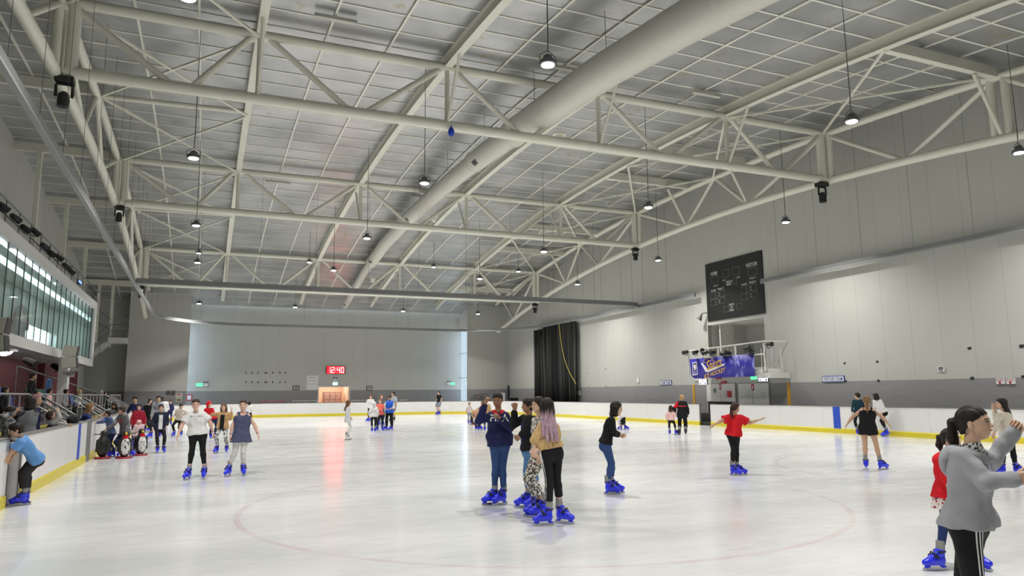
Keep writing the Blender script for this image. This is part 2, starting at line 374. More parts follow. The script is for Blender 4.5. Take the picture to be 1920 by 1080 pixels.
# short beams and braces in the outer bays
ORD = ['first', 'second', 'third', 'fourth', 'fifth', 'sixth', 'seventh', 'eighth', 'ninth', 'tenth', 'eleventh', 'twelfth']
SBY = [14.8, 27.0, 31.6, 41.6, 46.6, 56.2]
for y in (14.75, 27.0, 31.6, 41.6, 46.6, 56.2):
    z = zf(y)-.05; MB().bar((18.9, y, z+.16), (23.95, y, z+.16), .22, .34).build('short_beam', cream)
    o = bpy.context.scene.objects[-1] if False else None
for o in [o for o in COL.objects if o.name.startswith('short_beam')]:
    y = o.data.vertices[0].co.y
    tag(o, f'short cream steel beam between fourth long beam and right side truss, {ORD[SBY.index(round(float(y)+.11, 1))] if round(float(y)+.11, 1) in SBY else "one"} from the camera', 'beam', 'short beams of the right outer bay')
for k_, y in enumerate((14.75, 27.0, 31.9, 46.4)):
    o = MB().tube([(22.9, y, zf(y)-.1), (23.95, y, zb(y)+.15)], .07, 8).build('strut', cream, None, True)
    tag(o, f'slanting round steel strut down to the right side truss, {ORD[k_]} from the camera', 'strut', 'struts of the right outer bay')
for k_, y in enumerate((29.4, 44.1, 58.8)):
    o = MB().tube([(-4.1, y, zt(y)), (1.0, y, zf(y)+.1)], .1, 10).build('cross_tube', cream, None, True)
    tag(o, f'round steel tube joining left side truss and first long beam, {ORD[k_]} from the camera', 'tube', 'cross tubes of the left outer bay')
for X0_, X1_, lb, gp in ((NX[0]+.1, NX[1], 'flat steel bracing strap, left outer roof bay', 'diagonal straps of the left outer bay'), (NX[4], NX[5]-.1, 'flat steel bracing strap, right outer roof bay', 'diagonal straps of the right outer bay')):
    ysn = [14.75, 22.14, 29.4, 36.8, 44.1, 51.5, 58.8]
    for k_, (a, b) in enumerate(zip(ysn[:-1], ysn[1:])):
        for w_, (p, q) in enumerate((((X0_, a), (X1_, b)), ((X0_, b), (X1_, a)))):
            o = MB().bar((p[0], p[1], zt(p[1])-.02), (q[0], q[1], zt(q[1])-.02), .09, .06).build('bracing_strap', cream); tag(o, f'{lb}, {ORD[k_]} bay, running away {"rightwards" if w_ == 0 else "leftwards"}', 'strap', gp)
# left annex: beams and hanging columns
for i, y in enumerate((22.14, 29.4, 36.8, 44.1, 51.5, 58.8)):
    z = zf(y)-.05; o = MB().bar((WL, y, z+.18), (NX[0]-.1, y, z+.18), .2, .36).build('annex_beam', cream); tag(o, f'cream steel beam from left side truss to left wall, {ORD[i]} from the camera', 'beam', 'beams over the left stand')
    if y > 30:
        zb_ = 7.2 if y < 50 else 5.5
        o = MB().box(-7.3, -7.12, y-.1, y+.1, zb_, z).build('hanging_column', cream); tag(o, f'slim cream steel column rising above the glass balcony, {ORD[i-2]} from the camera', 'column', 'columns over the left stand')
o = MB().box(-6.55, -6.35, 59.9, 60.1, 5.3, 10.3).build('hanging_column', cream); tag(o, 'slim cream steel column at the corner of the stair landing in the far left corner', 'column')
# --- air duct
galv = None and mat('white_spiral_duct', (.72, .71, .64), .38, bump=.25, bscale=3)
def duct_mat():
    t = NT('spiral_duct'); t.b.inputs['Base Color'].default_value = (.62, .61, .54, 1); t.b.inputs['Roughness'].default_value = .4
    w = t.n('TexWave'); w.wave_type = 'BANDS'; w.bands_direction = 'Y'; w.inputs['Scale'].default_value = 2.6; w.inputs['Distortion'].default_value = 1.5; w.inputs['Detail'].default_value = 0
    t.l(t.tc.outputs['Object'], w.inputs['Vector']); bp = t.n('Bump'); bp.inputs['Strength'].default_value = .35; bp.inputs['Distance'].default_value = .02
    t.l(w.outputs['Fac'], bp.inputs['Height']); t.l(bp.outputs[0], t.b.inputs['Normal']); return t.m
dm = duct_mat()
def dz(y): return float(np.interp(y, [9, 13.6, 18.2, 23.9, 28.5, 34, 40, 46, 53, 61], [10.1, 10.76, 11.28, 11.62, 11.85, 11.95, 11.88, 11.55, 10.68, 8.95]))
XD = 10.6
r = empty('air_duct', (XD, 30, 11), 'long white round spiral air duct running lengthwise beneath the roof', 'duct')
secs = [(9, 24.6, .54), (24.6, 29, .46), (29, 40.5, .41), (40.5, 50.5, .39), (50.5, 60.6, .27)]
for a, b, rr in secs:
    n = int((b-a)/.8); MB().tube([(XD, a+(b-a)*i/n, dz(a+(b-a)*i/n)) for i in range(n+1)], rr, 28).build('duct_section', dm, r, True)
for y, rr in ((10.5, .545), (24.6, .545), (29, .465), (40.5, .415), (50.5, .395)):
    MB().tube([(XD, y-.05, dz(y)), (XD, y+.05, dz(y))], rr+.008, 28).build('joint_band', dm, r, True)
dk = mat('dark_grille', (.05, .05, .05), .5)
for y, rr in ((28.1, .46), (39.6, .41), (49.5, .39), (59.8, .27)):
    c = Vector((XD-rr*.72, y, dz(y)-rr*.72+.02)); MB().bar(c-Vector((0, .22, 0)), c+Vector((0, .22, 0)), rr*.5, .03, (-.7, 0, -.7)).build('grille', dk, r)
wire = mat('steel_wire', (.13, .13, .12), .5)
for y in np.arange(12, 60, 4.9):
    MB().tube([(XD-.4, y, dz(y)+.25), (XD-.42, y, zroof(y)-.05)], .009, 5).build('hanger_rod', wire, r)
for y, x in ((23.3, 11.6), (38.5, 11.3), (53.5, 11.1)):
    o = MB().lathe((x+.3, y, dz(y)-.55), [(.02, .34), (.24, .32), (.25, .28), (.16, .27), (.16, .1), (.08, 0)], 16).build('ceiling_diffuser', cream2, None, True)
    tag(o, {23.3: 'small white round vent pod hanging by the duct behind the nearest cross truss', 38.5: 'small white round vent pod hanging by the duct behind the middle cross truss', 53.5: 'small white round vent pod near the far end of the duct'}[y], 'vent', 'vent pods by the duct')
# --- high bay lamps
lampg = mat('lamp_grey_casting', (.12, .12, .125), .4, metal=.5)
lampe = mat('lamp_lens', (1, 1, 1), .4, emit=(1, .97, .94), estr=LENS)
def make_lamp(z, small=False):
    s = .85 if small else 1
    r = empty('high_bay_lamp', (0, 0, z), 'x', 'lamp')
    MB().lathe((0, 0, z), [(.17*s, .0), (.19*s, .01), (.2*s, .03), (.2*s, .06), (.17*s, .10), (.11*s, .12), (.10*s, .20), (.05*s, .23), (.02, .26)], 20).build('housing', lampg, r, True)
    MB().lathe((0, 0, z-.03), [(.10*s, .0), (.14*s, .012), (.145*s, .035)], 20).build('lens', lampe, r, True)
    mb = MB(); mb.tube([(.19*s, 0, z+.05), (.2*s, 0, z+.2), (0, 0, z+.33)], .01, 6).tube([(-.19*s, 0, z+.05), (-.2*s, 0, z+.2), (0, 0, z+.33)], .01, 6); mb.build('bracket', lampg, r)
    return r
lab_y = {13.4: 'row nearest the camera', 23.05: 'second row', 32.5: 'third row', 41.8: 'fourth row', 55.8: 'last row', 46.5: 'high small row'}
cols = {-.6: 'leftmost column', 6.6: 'second column from the left', 15.6: 'third column from the left', 22.5: 'rightmost column'}
Lsh = bpy.data.lights.new('high_bay_light', 'AREA'); Lsh.shape = 'DISK'; Lsh.size = .36; Lsh.energy = LAMP; Lsh.color = (1, .975, .93); Lsh.spread = math.radians(132)
protos = {}
def lamp(x, y, z, lb, small=False):
    if (small,) not in protos: r = make_lamp(0, small); protos[(small,)] = r; r.location = (x, y, z); r['label'] = lb
    else: r = dup(protos[(small,)], (x, y, z), lb)
    r['group'] = 'high bay lamps hanging over the ice'
    c = MB().tube([(x, y, z+.3), (x+.01, y, z+.75), (x, y, zroof(y)-.05)], [.012, .016, .009], 5).build('cord', wire, None)
    c.parent = r; c.matrix_parent_inverse = Matrix.Translation(-r.location)
    lo = bpy.data.objects.new('lamp_light', Lsh); COL.objects.link(lo); lo.location = (0, 0, -.06); lo.parent = r
for x in cols:
    for y in (3.7, 13.4, 23.05, 32.5, 41.8, 55.8):
        if y == 3.7:
            lamp(x, y, 8.8, f'round high bay lamp over the near end of the ice, {cols[x]}'); continue
        if (x, y) == (-.6, 13.4): pass
        lamp(x if y < 50 else x*.9185, y, 8.8 if y < 50 else 8.22, f'round glowing high bay lamp in the {lab_y[y]}, {cols[x]}')
for (ix, iy), c in zip(((373, 475), (580, 492), (813, 501), (972, 509)), cols.values()):
    p = on(ix, iy, 1, 46.8); lamp(float(p[0]), 46.8, float(p[2]), f'small glowing lamp hung high before the farthest truss, {c}', True)
# fluorescent battens on the roof
fl = mat('batten_light_body', (.55, .55, .48), .5)
for k, (a, b, yv) in enumerate((((590, 36), (668, 48), 18.5), ((1298, 172), (1350, 181), 20.6), ((497, 332), (545, 338), 34.8), ((1040, 125), (1095, 134), 20.8), ((768, 360), (812, 364), 35.5), ((960, 383), (1012, 386), 34.9), ((800, 532), (850, 528), 53))):
    p = on(*a, 1, yv); q = on(*b, 1, yv); z = zroof(yv)-.16
    s = (z-1.7)/(p[2]-1.7); c = (p+q)/2
    x = CO[0]+(c[0])*s; y = c[1]*s; z = zroof(y)-.17
    o = MB().box(x-.62, x+.62, y-.09, y+.09, z-.05, z+.05).build('ceiling_batten_light', fl)
    tag(o, ['unlit cream tube light under the roof near the top centre left', 'unlit cream tube light under the roof right of the duct', 'unlit cream tube light beyond the nearest truss on the left', 'unlit cream tube light beside the big lamp and duct', 'unlit cream tube light left of the duct near middle truss', 'unlit cream tube light right of the duct near middle truss', 'unlit cream tube light near the far end of the roof'][k], 'ceiling light', 'unlit tube lights under the roof')
# moving head stage lights
def moving_head(p, lb, s=1.0):
    x, y, z = p; r = empty('moving_head_light', (x, y, z), lb, 'stage light', 'moving head lights under truss ends')
    MB().box(x-.2*s, x+.2*s, y-.15*s, y+.15*s, z-.14*s, z).build('base', blk, r)
    MB().tube([(x-.17*s, y, z-.48*s), (x-.175*s, y, z-.20*s), (x-.15*s, y, z-.16*s), (x+.15*s, y, z-.16*s), (x+.175*s, y, z-.20*s), (x+.17*s, y, z-.48*s)], .035*s, 8).build('yoke', blk, r, True)
    MB().lathe((x, y, z-.74*s), [(.09*s, 0), (.13*s, .02), (.135*s, .2), (.12*s, .36), (.06*s, .44)], 14).build('head', blk, r, True)
for x_, y_, nm in ((122, 150, 'left end of the nearest'), (1541, 350, 'right end of the nearest')):
    p = on(x_, y_, 1, 22.14); moving_head((p[0], 22.14, zb(22.14)-.12), f'black moving head light hanging under the {nm} truss', 1.15)
for x_, y_, nm in ((224, 394, 'left end of the middle'), (1191, 468, 'right end of the middle')):
    p = on(x_, y_, 1, 36.8); moving_head((p[0], 36.8, zb(36.8)-.12), f'black moving head light hanging under the {nm} truss', 1.0)
for x_, y_, nm in ((265, 534, 'left end of the farthest'), (1003, 568, 'right end of the farthest')):
    p = on(x_, y_, 1, 51.5); moving_head((p[0], 51.5, zb(51.5)-.12), f'black moving head light hanging under the {nm} truss', 1.0)
o = MB().lathe(tuple(on(846, 246, 1, 21.9)), [(.005, -.2), (.09, -.12), (.11, -.02), (.08, .08), (.02, .16), (.015, .2)], 14).build('balloon', mat('blue_rubber', (.01, .05, .55), .3), None, True)
tag(o, 'small blue balloon tied to the nearest truss beside the duct', 'balloon')
# --- curtain rails
railm = mat('galvanised_rail', (.22, .225, .225), .55, metal=.2, noise=.12, nscale=4)
ZR = 7.1
def rail(path, lb, w=.10, h=.17, name='curtain_rail', rods=True, every=2.3):
    r = empty(name, path[0], lb, 'rail', 'curtain rails around the rink')
    fr = []
    for i in range(len(path)):
        d = (Vector(path[min(i+1, len(path)-1)])-Vector(path[max(i-1, 0)])).normalized(); fr.append((Vector((d.y, -d.x, 0)), Vector((0, 0, 1))))
    MB().sweep([(-w/2, -h/2), (w/2, -h/2), (w/2, h/2), (-w/2, h/2)], path, fr).build('rail_beam', railm, r)
    MB().sweep([(-w/2-.01, -h/2-.05), (w/2+.01, -h/2-.05), (w/2+.01, -h/2), (-w/2-.01, -h/2)], path, fr).build('lower_track', mat('bright_track', (.36, .365, .36), .5, metal=.2), r)
    if rods:
        acc = 0
        for a, b in zip(path[:-1], path[1:]):
            acc += (Vector(b)-Vector(a)).length
            if acc > every: acc = 0; MB().tube([b, (b[0], b[1], min(zroof(b[1])-.05, zroof(b[1])))], .006, 5).build('hanger_rod', wire, r)
    return r
xr, xl, yf = 25.15, -3.24, 58.8
rail([(xr, y, ZR) for y in np.linspace(12, 27.65, 14)], 'grey curtain rail on the right side, from scoreboard towards the camera')
Pp = [(xr, y, ZR) for y in np.arange(32.9, 51.0, 1.3)]
for k in range(9): a = math.pi/2*k/8; Pp.append((xr-7+7*math.cos(a), yf-7+7*math.sin(a), ZR))
Pp = [p for p in Pp]
Pp += [(x, yf, ZR) for x in np.arange(15.5, 3.5, -1.4)]
for k in range(9): a = math.pi/2+math.pi/2*k/8; Pp.append((xl+6.5+6.5*math.cos(a), yf-6.5+6.5*math.sin(a), ZR))
Pp += [(xl, y, ZR) for y in np.arange(51.3, 7, -1.3)]
rail(Pp, 'grey curtain rail curving round the far end and along the left side')
rail([(xl+.1+k*(27.3/20), 37.7, ZR) for k in range(20)]+[(xr-1.0, 37.8, ZR), (xr-.45, 38.1, ZR), (xr, 39.1, ZR)], 'grey curtain rail crossing straight over the middle of the rink', .12, .22)
# black net curtain
def net():
    t = NT('black_net_curtain'); n = t.ramp(t.noise(6, sc3=(1, 1.5, .02), detail=4), .45, .75)
    t.l(t.mix(n, (.006, .006, .007), (.10, .098, .09)), t.b.inputs['Base Color']); t.b.inputs['Roughness'].default_value = .8
    return t.m
mb = MB(); N = 140; y0c, y1c = 47.3, 54.4; zt_, zb_ = 6.95, .35; vs = []
for i in range(N+1):
    t_ = i/N; y = y0c+(y1c-y0c)*t_; xx = 25.13+.13*math.sin(i*1.35)+.06*math.sin(i*.5)
    zz = zt_ - (.9*max(0, 1-abs(t_-.78)/.025)) - (.12 if t_ > .8 else 0)
    vs += [(xx, y, zz), (xx+.04*math.sin(i*2.1), y, zb_), (xx+.02, y, zz)]
mb.add(vs, [(i*3, i*3+3, i*3+4, i*3+1) for i in range(N)])
cur = mb.build('net_curtain', net(), None, True); md = cur.modifiers.new('s', 'SOLIDIFY'); md.thickness = .02
tag(cur, 'bunched black net curtain hanging from the rail in the far right corner', 'curtain')
c0 = on(1048, 606, 0, 24.9); c1 = on(1080, 720, 0, 24.9)
o = MB().tube([tuple(c0+(c1-c0)*t+np.array([0, .5*math.sin(math.pi*t), -.4*math.sin(math.pi*t)])) for t in np.linspace(0, 1, 9)], .02, 5).build('rope', mat('yellow_rope', (.75, .65, .08), .6), None); tag(o, 'thin yellow rope hanging in front of the black net curtain', 'rope')
# --- dasher boards
wp = mat('board_white_plastic', (.80, .80, .79), .28, noise=.025, nscale=1.2); yl = mat('kick_plate_yellow', (.72, .60, .03), .35, noise=.08); capm = mat('board_cap_grey', (.20, .19, .175), .5); blueP = mat('board_line_blue', (.02, .08, .55), .35)
BH = 1.05
def board(path, lb, nsign, stripes=(), redl=()):
    r = empty('dasher_board', (*path[0][:2], 0), lb, 'rink board', 'dasher boards around the ice')
    P3 = [(p[0], p[1], 0) for p in path]; fr = []
    for i in range(len(P3)):
        d = (Vector(P3[min(i+1, len(P3)-1)])-Vector(P3[max(i-1, 0)])).normalized(); fr.append((Vector((d.y, -d.x, 0))*nsign, Vector((0, 0, 1))))
    # profile: 0 = ice face, positive outwards
    MB().sweep([(0, .2), (.11, .2), (.11, BH), (0, BH)], P3, fr).build('panel', wp, r)
    MB().sweep([(-.02, 0), (.11, 0), (.11, .2), (.005, .2), (-.02, .17)], P3, fr).build('kick_plate', yl, r)
    MB().sweep([(-.01, BH), (.15, BH), (.15, BH+.03), (-.01, BH+.03)], P3, fr).build('cap_rail', capm, r)
    L0 = 0
    seam = mat('board_seam', (.66, .66, .65), .5)
    for a, b in zip(P3[:-1], P3[1:]):
        L0 += (Vector(b)-Vector(a)).length
        if L0 > 2.35 and len(path) > 4:
            L0 = 0; d = (Vector(b)-Vector(a)).normalized(); n = Vector((d.y, -d.x, 0))*nsign
            MB().bar(Vector(b)-n*.002+Vector((0, 0, .21)), Vector(b)-n*.002+Vector((0, 0, BH-.01)), .008, .008, d).build('seam', seam, r)
    return r
def pts(x, a, b, n): return [(x, a+(b-a)*i/n) for i in range(n+1)]
rt = board(pts(XR, YN, 30.08, 26), 'long white board with yellow kick strip on the right, camera side of the gate', 1)
MB().box(XR-.012, XR+.01, 21.95, 22.3, 0.0, BH).build('blue_line_mark', blueP, rt)
P = [(XR, y) for y in np.linspace(31.0, 53.6, 20)]+[(XR-7+7*math.cos(a), YE-7+7*math.sin(a)) for a in np.linspace(0, math.pi/2, 12)]
P += [(x, YE) for x in np.linspace(15.4, 5.4, 9)]+[(XL+8+8*math.cos(a), YE-8+8*math.sin(a)) for a in np.linspace(math.pi/2, math.pi, 12)]+[(XL, y) for y in np.linspace(51, 22.95, 18)]
board(P, 'white board with yellow kick strip curving round the far end of the rink', 1)
lf = board([(XL, y) for y in np.linspace(22.2, 14.75, 6)], 'white board with blue line mark on the left beside the stand', 1)
MB().box(XL-.01, XL+.014, 20.75, 21.05, 0.0, BH).build('blue_line_mark', blueP, lf)
board([(XL, y) for y in np.linspace(13.75, 4, 4)], 'white board at the very left edge nearest the camera', 1)
grym = mat('grey_gate_metal', (.27, .27, .27), .45, metal=.4)
o = MB().box(XL-.11, XL+.01, 22.22, 22.93, 0, BH+.02).build('gate_post', grym); tag(o, 'wide grey metal strip set between two left boards', 'post')
gt = empty('rink_gate', (XL, 14.2, 0), 'open grey rink gate beside the bending boy in blue', 'gate')
MB().box(XL-.09, XL-.02, 13.95, 14.72, .02, .98).build('gate_panel', grym, gt); MB().box(XL-.02, XL+.0, 14.66, 14.74, .0, .98).build('edge_strip', capm, gt)
gt2 = empty('rink_gate', (XR+.5, 30.1, 0), 'open dark gate in the right board below the banner', 'gate')
MB().box(XR+.1, XR+.95, 30.02, 30.10, .05, BH).build('gate_panel', grym, gt2); MB().box(XR+.05, XR+.1, 31.0, 31.08, .0, BH).build('gate_jamb', grym, gt2)
# player walkway on the right
mb = MB(); mb.box(XR+.11, WX, -3, YE, -.11, .12); struct(mb, 'floor_bench_walkway', rubber)
mb = MB(); mb.box(24.5, 25.4, 30.0, 33, .12, .55); o = mb.build('players_bench', mat('dark_timber', (.05, .045, .04), .6)); tag(o, 'dark low bench visible through the open gate on the right', 'bench')
# ================================================================ DETAIL OF THE SETTING
RW = WX-.02; RR_, UU_ = (0, -1, 0), (0, 0, 1)
whitep = mat('sign_white', (.82, .82, .82), .5); navy = mat('lettering_navy', (.03, .06, .35), .5); redm = mat('sign_red', (.5, .02, .03), .5); blackt = mat('lettering_black', (.02, .02, .02), .5)
doorm = mat('white_door_paint', (.74, .74, .71), .45)
# scoreboard
sb = empty('scoreboard', (25.4, 30, 5.4), 'large black hockey scoreboard on the right wall', 'scoreboard')
SB0, SB1, SZ0, SZ1 = 27.93, 32.38, 5.53, 8.72
SX = 25.53
MB().box(SX, WX-.01, SB0, SB1, SZ0, SZ1).build('panel', mat('scoreboard_black', (.012, .012, .013), .45), sb)
wt = mat('scoreboard_lettering', (.75, .75, .72), .5)
def sbp(u, v):  # u 0..1 left->right in picture, v 0..1 top->bottom
    return (SX, SB1-(SB1-SB0)*u, SZ1-(SZ1-SZ0)*v)
def sbt(s, u, v, h, w=None): put_text(s, sbp(u, v), RR_, UU_, h, wt, sb, w, bold=.006)
def frame(u0, u1, v0, v1):
    a, b = sbp(u0, v0), sbp(u1, v1); mb = MB(); x = SX-.006; t = .012
    for ya, yb, za, zb2 in ((a[1], b[1], a[2], a[2]-t), (a[1], b[1], b[2]+t, b[2]), (a[1], a[1]-t, a[2], b[2]), (b[1]+t, b[1], a[2], b[2])):
        mb.box(x, SX, min(ya, yb), max(ya, yb), min(za, zb2), max(za, zb2))
    mb.build('digit_frame', mat('frame_dim', (.22, .22, .2), .5), sb)
sbt('HOME', .165, .19, .20, .55); sbt('VISITOR', .83, .19, .20, .85)
frame(.11, .24, .245, .36); frame(.77, .92, .245, .37); sbt('PENALTY', .19, .405, .08, .38); sbt('PENALTY', .84, .41, .08, .42)
frame(.325, .44, .175, .30); frame(.50, .62, .165, .295); sbt('GOAL', .345, .345, .08, .25); sbt('GOAL', .60, .345, .08, .25)
sbt('PERIOD', .435, .39, .13, .46); frame(.50, .565, .35, .45); [MB().box(SX-.006, SX, sbp(.385, 0)[1]-.36, sbp(.385, 0)[1], sbp(0, v)[2]-.012, sbp(0, v)[2]+.012).build('small_print_line', wt, sb) for v in (.425, .44)]
for o_, b_ in ((.0, .0), (.555, .005)):
    sbt('PLAYER', .12+o_+.02, .485, .11, .40); sbt('PENALTY', .26+o_+.02, .475, .11, .52)
    for v in (.52, .635):
        frame(.07+o_+.01, .155+o_+.01, v, v+.105); frame(.175+o_, .225+o_, v-.005, v+.10); frame(.255+o_, .34+o_, v-.01, v+.095)
        for dv in (.03, .07): a = sbp(.24+o_, v+dv); MB().box(SX-.006, SX, a[1]-.02, a[1]+.02, a[2]-.02, a[2]+.02).build('colon_dot', wt, sb)
sbt('SHOTS', .455, .775, .12, .40); sbt('ON', .455, .82, .10, .16); sbt('GOAL', .455, .865, .12, .34)
frame(.31, .40, .79, .885); frame(.545, .635, .775, .87)
horn = mat('horn_grey', (.16, .16, .16), .5)
h = empty('horn_speaker', (25.3, 32.6, 5.9), 'small grey horn speaker at the lower left corner of the scoreboard', 'speaker')
MB().lathe((25.3, 32.55, 6.0), [(.05, 0), (.06, .1), (.16, .38), (.17, .4)], 14, (-.3, .35, -.85)).build('horn', horn, h, True); MB().tube([(25.3, 32.55, 6.0), (25.55, 32.4, 6.02)], .03, 6).build('bracket', horn, h)
# balcony structure with banner below
pl = empty('commentary_platform', (24.9, 29.5, 2.8), 'narrow white steel platform with railing projecting below the scoreboard', 'platform')
pw = mat('platform_white_paint', (.68, .68, .64), .5)
bx = 24.15
MB().box(bx+.1, WX, 26.9, 32.4, 2.55, 2.75).build('deck', pw, pl)
def rl(a, b, r=.035): MB().tube([a, b], r, 8).build('rail', pw, pl)
rl((bx, 32.4, 3.88), (bx, 26.6, 4.02)); rl((bx, 26.6, 4.02), (WX, 26.6, 4.02)); rl((bx, 32.4, 3.88), (WX, 32.4, 3.88)); rl((bx, 27.3, 3.42), (bx, 26.6, 3.42))
for y in (32.4, 31.2, 29.9, 28.6, 26.6): MB().bar((bx, y, 2.6), (bx, y, 3.93), .06, .06).build('post', pw, pl)
for y in (32.0, 30.6, 28.1, 27.4, 26.8): MB().tube([(WX-.3, y, 2.75), (WX-.3, y, 3.8)], .02, 6).build('back_post', pw, pl)
MB().box(bx+.12, WX-.1, 26.45, 27.35, 2.3, 2.56).build('conduit_box', pw, pl)
# banner
def banner_mat():
    t = NT('blue_banner'); sep = t.n('SeparateXYZ'); t.l(t.tc.outputs['Object'], sep.inputs[0]); Y = sep.outputs[1]
    m = t.math('MULTIPLY', t.ramp(t.noise(2.6, sc3=(1, 1.3, .9), detail=8), .5, .68), t.ramp(Y, 29.2, 28.6))
    t.l(t.mix(m, (.025, .02, .36), (.35, .38, .85)), t.b.inputs['Base Color']); t.b.inputs['Roughness'].default_value = .5; return t.m
bn = empty('banner', (bx-.06, 29.8, 2.4), 'blue ice hockey club banner tied along the platform railing', 'banner')
B0, B1, BZ0, BZ1 = 27.25, 32.25, 2.40, 3.48
mb = MB(); n = 40; vs = []
for i in range(n+1):
    t_ = i/n; y = B1+(B0-B1)*t_; xx = bx-.05+.012*math.sin(i*.9); zl = BZ0+(.05 if 0 < i < n else .0); lo_ = BZ0+(.12*max(0, 1-t_*14))
    vs += [(xx+(.1*max(0, 1-t_*16)), y, lo_), (xx, y, BZ1-.05*(1-t_)+.02*math.sin(i*1.7)*.3)]
mb.add(vs, [(i*2, i*2+2, i*2+3, i*2+1) for i in range(n)])
bo = mb.build('cloth', banner_mat(), bn, True); md = bo.modifiers.new('s', 'SOLIDIFY'); md.thickness = .01
gold = mat('banner_gold', (.75, .45, .05), .5); bwh = mat('banner_white', (.8, .8, .82), .5)
def bp_(u, v, off=.02): return (bx-.065-off, B1-(B1-B0)*u, BZ1-(BZ1-BZ0)*v)
def poly(ptsuv, m, nm, off=.02):
    mb = MB(); q = [bp_(u, v, off) for u, v in ptsuv]; q2 = [(p[0]+.006, p[1], p[2]) for p in q]; k = len(q)
    mb.add(q+q2, [tuple(range(k)), tuple(range(k, 2*k))[::-1]]+[(i, (i+1) % k, k+(i+1) % k, k+i) for i in range(k)]); return mb.build(nm, m, bn)
up2 = (0, -.12, 1)
put_text('Saints', bp_(.415, .33), (0, -1, .16), UU_, .50, gold, bn, 1.25, shear=.25, bold=.006, off=.02, name='script_lettering')
put_text('ICE HOCKEY', bp_(.42, .78), (0, -1, .20), UU_, .22, gold, bn, 1.75, shear=.2, bold=.012, off=.02, name='block_lettering')
poly([(.20, .28), (.225, .26), (.31, .60), (.57, .36), (.575, .44), (.31, .73), (.27, .70)], bwh, 'stick_emblem', .018)
el = [(.315+.075*math.cos(a)+.02*math.sin(a), .15-.09*math.cos(a)+.07*math.sin(a)) for a in np.linspace(0, 2*math.pi, 21)]
mb = MB(); mb.tube([bp_(u, v, .02) for u, v in el], .012, 5); mb.build('halo_emblem', gold, bn)
poly([(.055, .22), (.13, .18), (.14, .82), (.05, .86)], bwh, 'badge_border', .02); poly([(.064, .26), (.122, .225), (.131, .78), (.06, .81)], mat('badge_navy', (.02, .03, .30), .5), 'badge_field', .026)
poly([(.07, .40), (.085, .32), (.105, .31), (.12, .40), (.115, .52), (.10, .60), (.085, .50)], bwh, 'badge_crest', .032); poly([(.09, .34), (.11, .29), (.122, .40), (.118, .46), (.108, .38)], gold, 'badge_crest_gold', .036); poly([(.08, .52), (.097, .54), (.10, .62), (.088, .62)], gold, 'badge_crest_gold', .036)
put_text('LCC', bp_(.095, .73), (0, -1, .1), UU_, .14, bwh, bn, .30, off=.032)
# spot lamps on the platform
def par(p, d, lb, grp, s=1., m=None, arm=None):
    r = empty('stage_lamp', p, lb, 'stage light', grp); d = Vector(d).normalized()
    MB().lathe(Vector(p)-d*.14*s, [(.04*s, -.04*s), (.085*s, 0), (.10*s, .1*s), (.105*s, .30*s), (.12*s, .31*s), (.12*s, .35*s)], 14, d).build('can', m or blk, r, True)
    MB().lathe(Vector(p)+d*.19*s, [(.1*s, 0), (.1*s, .015*s)], 14, d).build('lens', mat('pale_lens', (.55, .56, .55), .3), r)
    mb = MB(); q = Vector(p); mb.tube([q+Vector((0, .12*s, 0)), q+Vector((0, .13*s, -.2*s)), q+Vector((0, -.13*s, -.2*s)), q+Vector((0, -.12*s, 0))], .012, 5); mb.build('yoke', blk, r)
    if arm is not None: MB().tube([tuple(q+Vector((0, 0, -.2*s))), tuple(arm)], .014, 5).build('arm', blk, r)
    return r
g1 = 'lamps clustered on the platform railing'
for i, (x_, y_, d, tx) in enumerate(((1286, 660, (-.3, 1, -.2), 'left end of the railing'), (1305, 660, (-1, -.2, -.3), 'top left of the banner'), (1316, 656, (-.6, -1, -.2), 'behind the halo of the banner'), (1323, 661, (-.5, .9, -.2), 'railing above the word on the banner'), (1337, 661, (-1, 0, -.2), 'middle of the railing, fourth along'), (1366, 662, (-1, .1, .2), 'middle of the railing by a white post'), (1400, 653, (.3, -.8, .3), 'right part of the railing, tilted'), (1410, 658, (-.9, -.5, 0), 'right part of the railing with a pale lens'), (1442, 645, (-.1, -1, -.1), 'far right tip of the railing'), (1358, 663, (-.2, 1, 0), 'middle of the railing with pale face left'))):
    p = on(x_, y_, 0, bx-.1); par(tuple(p), d, f'black stage lamp on the platform, {tx}', g1, .95, arm=(bx, min(32.4, max(26.6, p[1])), 3.9))
screenm = mat('screen_glow', (.8, .75, .9), .4, emit=(.95, .85, 1), estr=2.2)
for x_, y_, lb, w in ((1318, 716, 'small lit monitor under the left end of the banner', .62), (1431, 709, 'small lit monitor on the wall right of the banner', .60)):
    p = on(x_, y_, 0, bx+.15); r = empty('monitor', tuple(p), lb, 'monitor', 'monitors under the platform')
    x, y, z = p; MB().box(x, x+.06, y-w/2-.02, y+w/2+.02, z-.16, z+.16).build('casing', blk, r); MB().box(x-.01, x, y-w/2, y+w/2, z-.14, z+.14).build('screen', screenm, r)
    MB().bar((x+.05, y+.1, z+.1), (x+.3, y+.3, z+.45), .05, .05).build('arm', blk, r)
    for dy, dz2, ww, hh, m_ in ((0, .04, .07, .025, redm), (.17, .04, .03, .02, navy), (-.17, .04, .03, .02, navy), (.2, -.08, .07, .03, navy), (-.2, -.08, .07, .03, navy), (0, -.08, .03, .02, redm)): MB().box(x-.013, x-.01, y+dy-ww, y+dy+ww, z+dz2-hh, z+dz2+hh).build('screen_mark', m_, r)
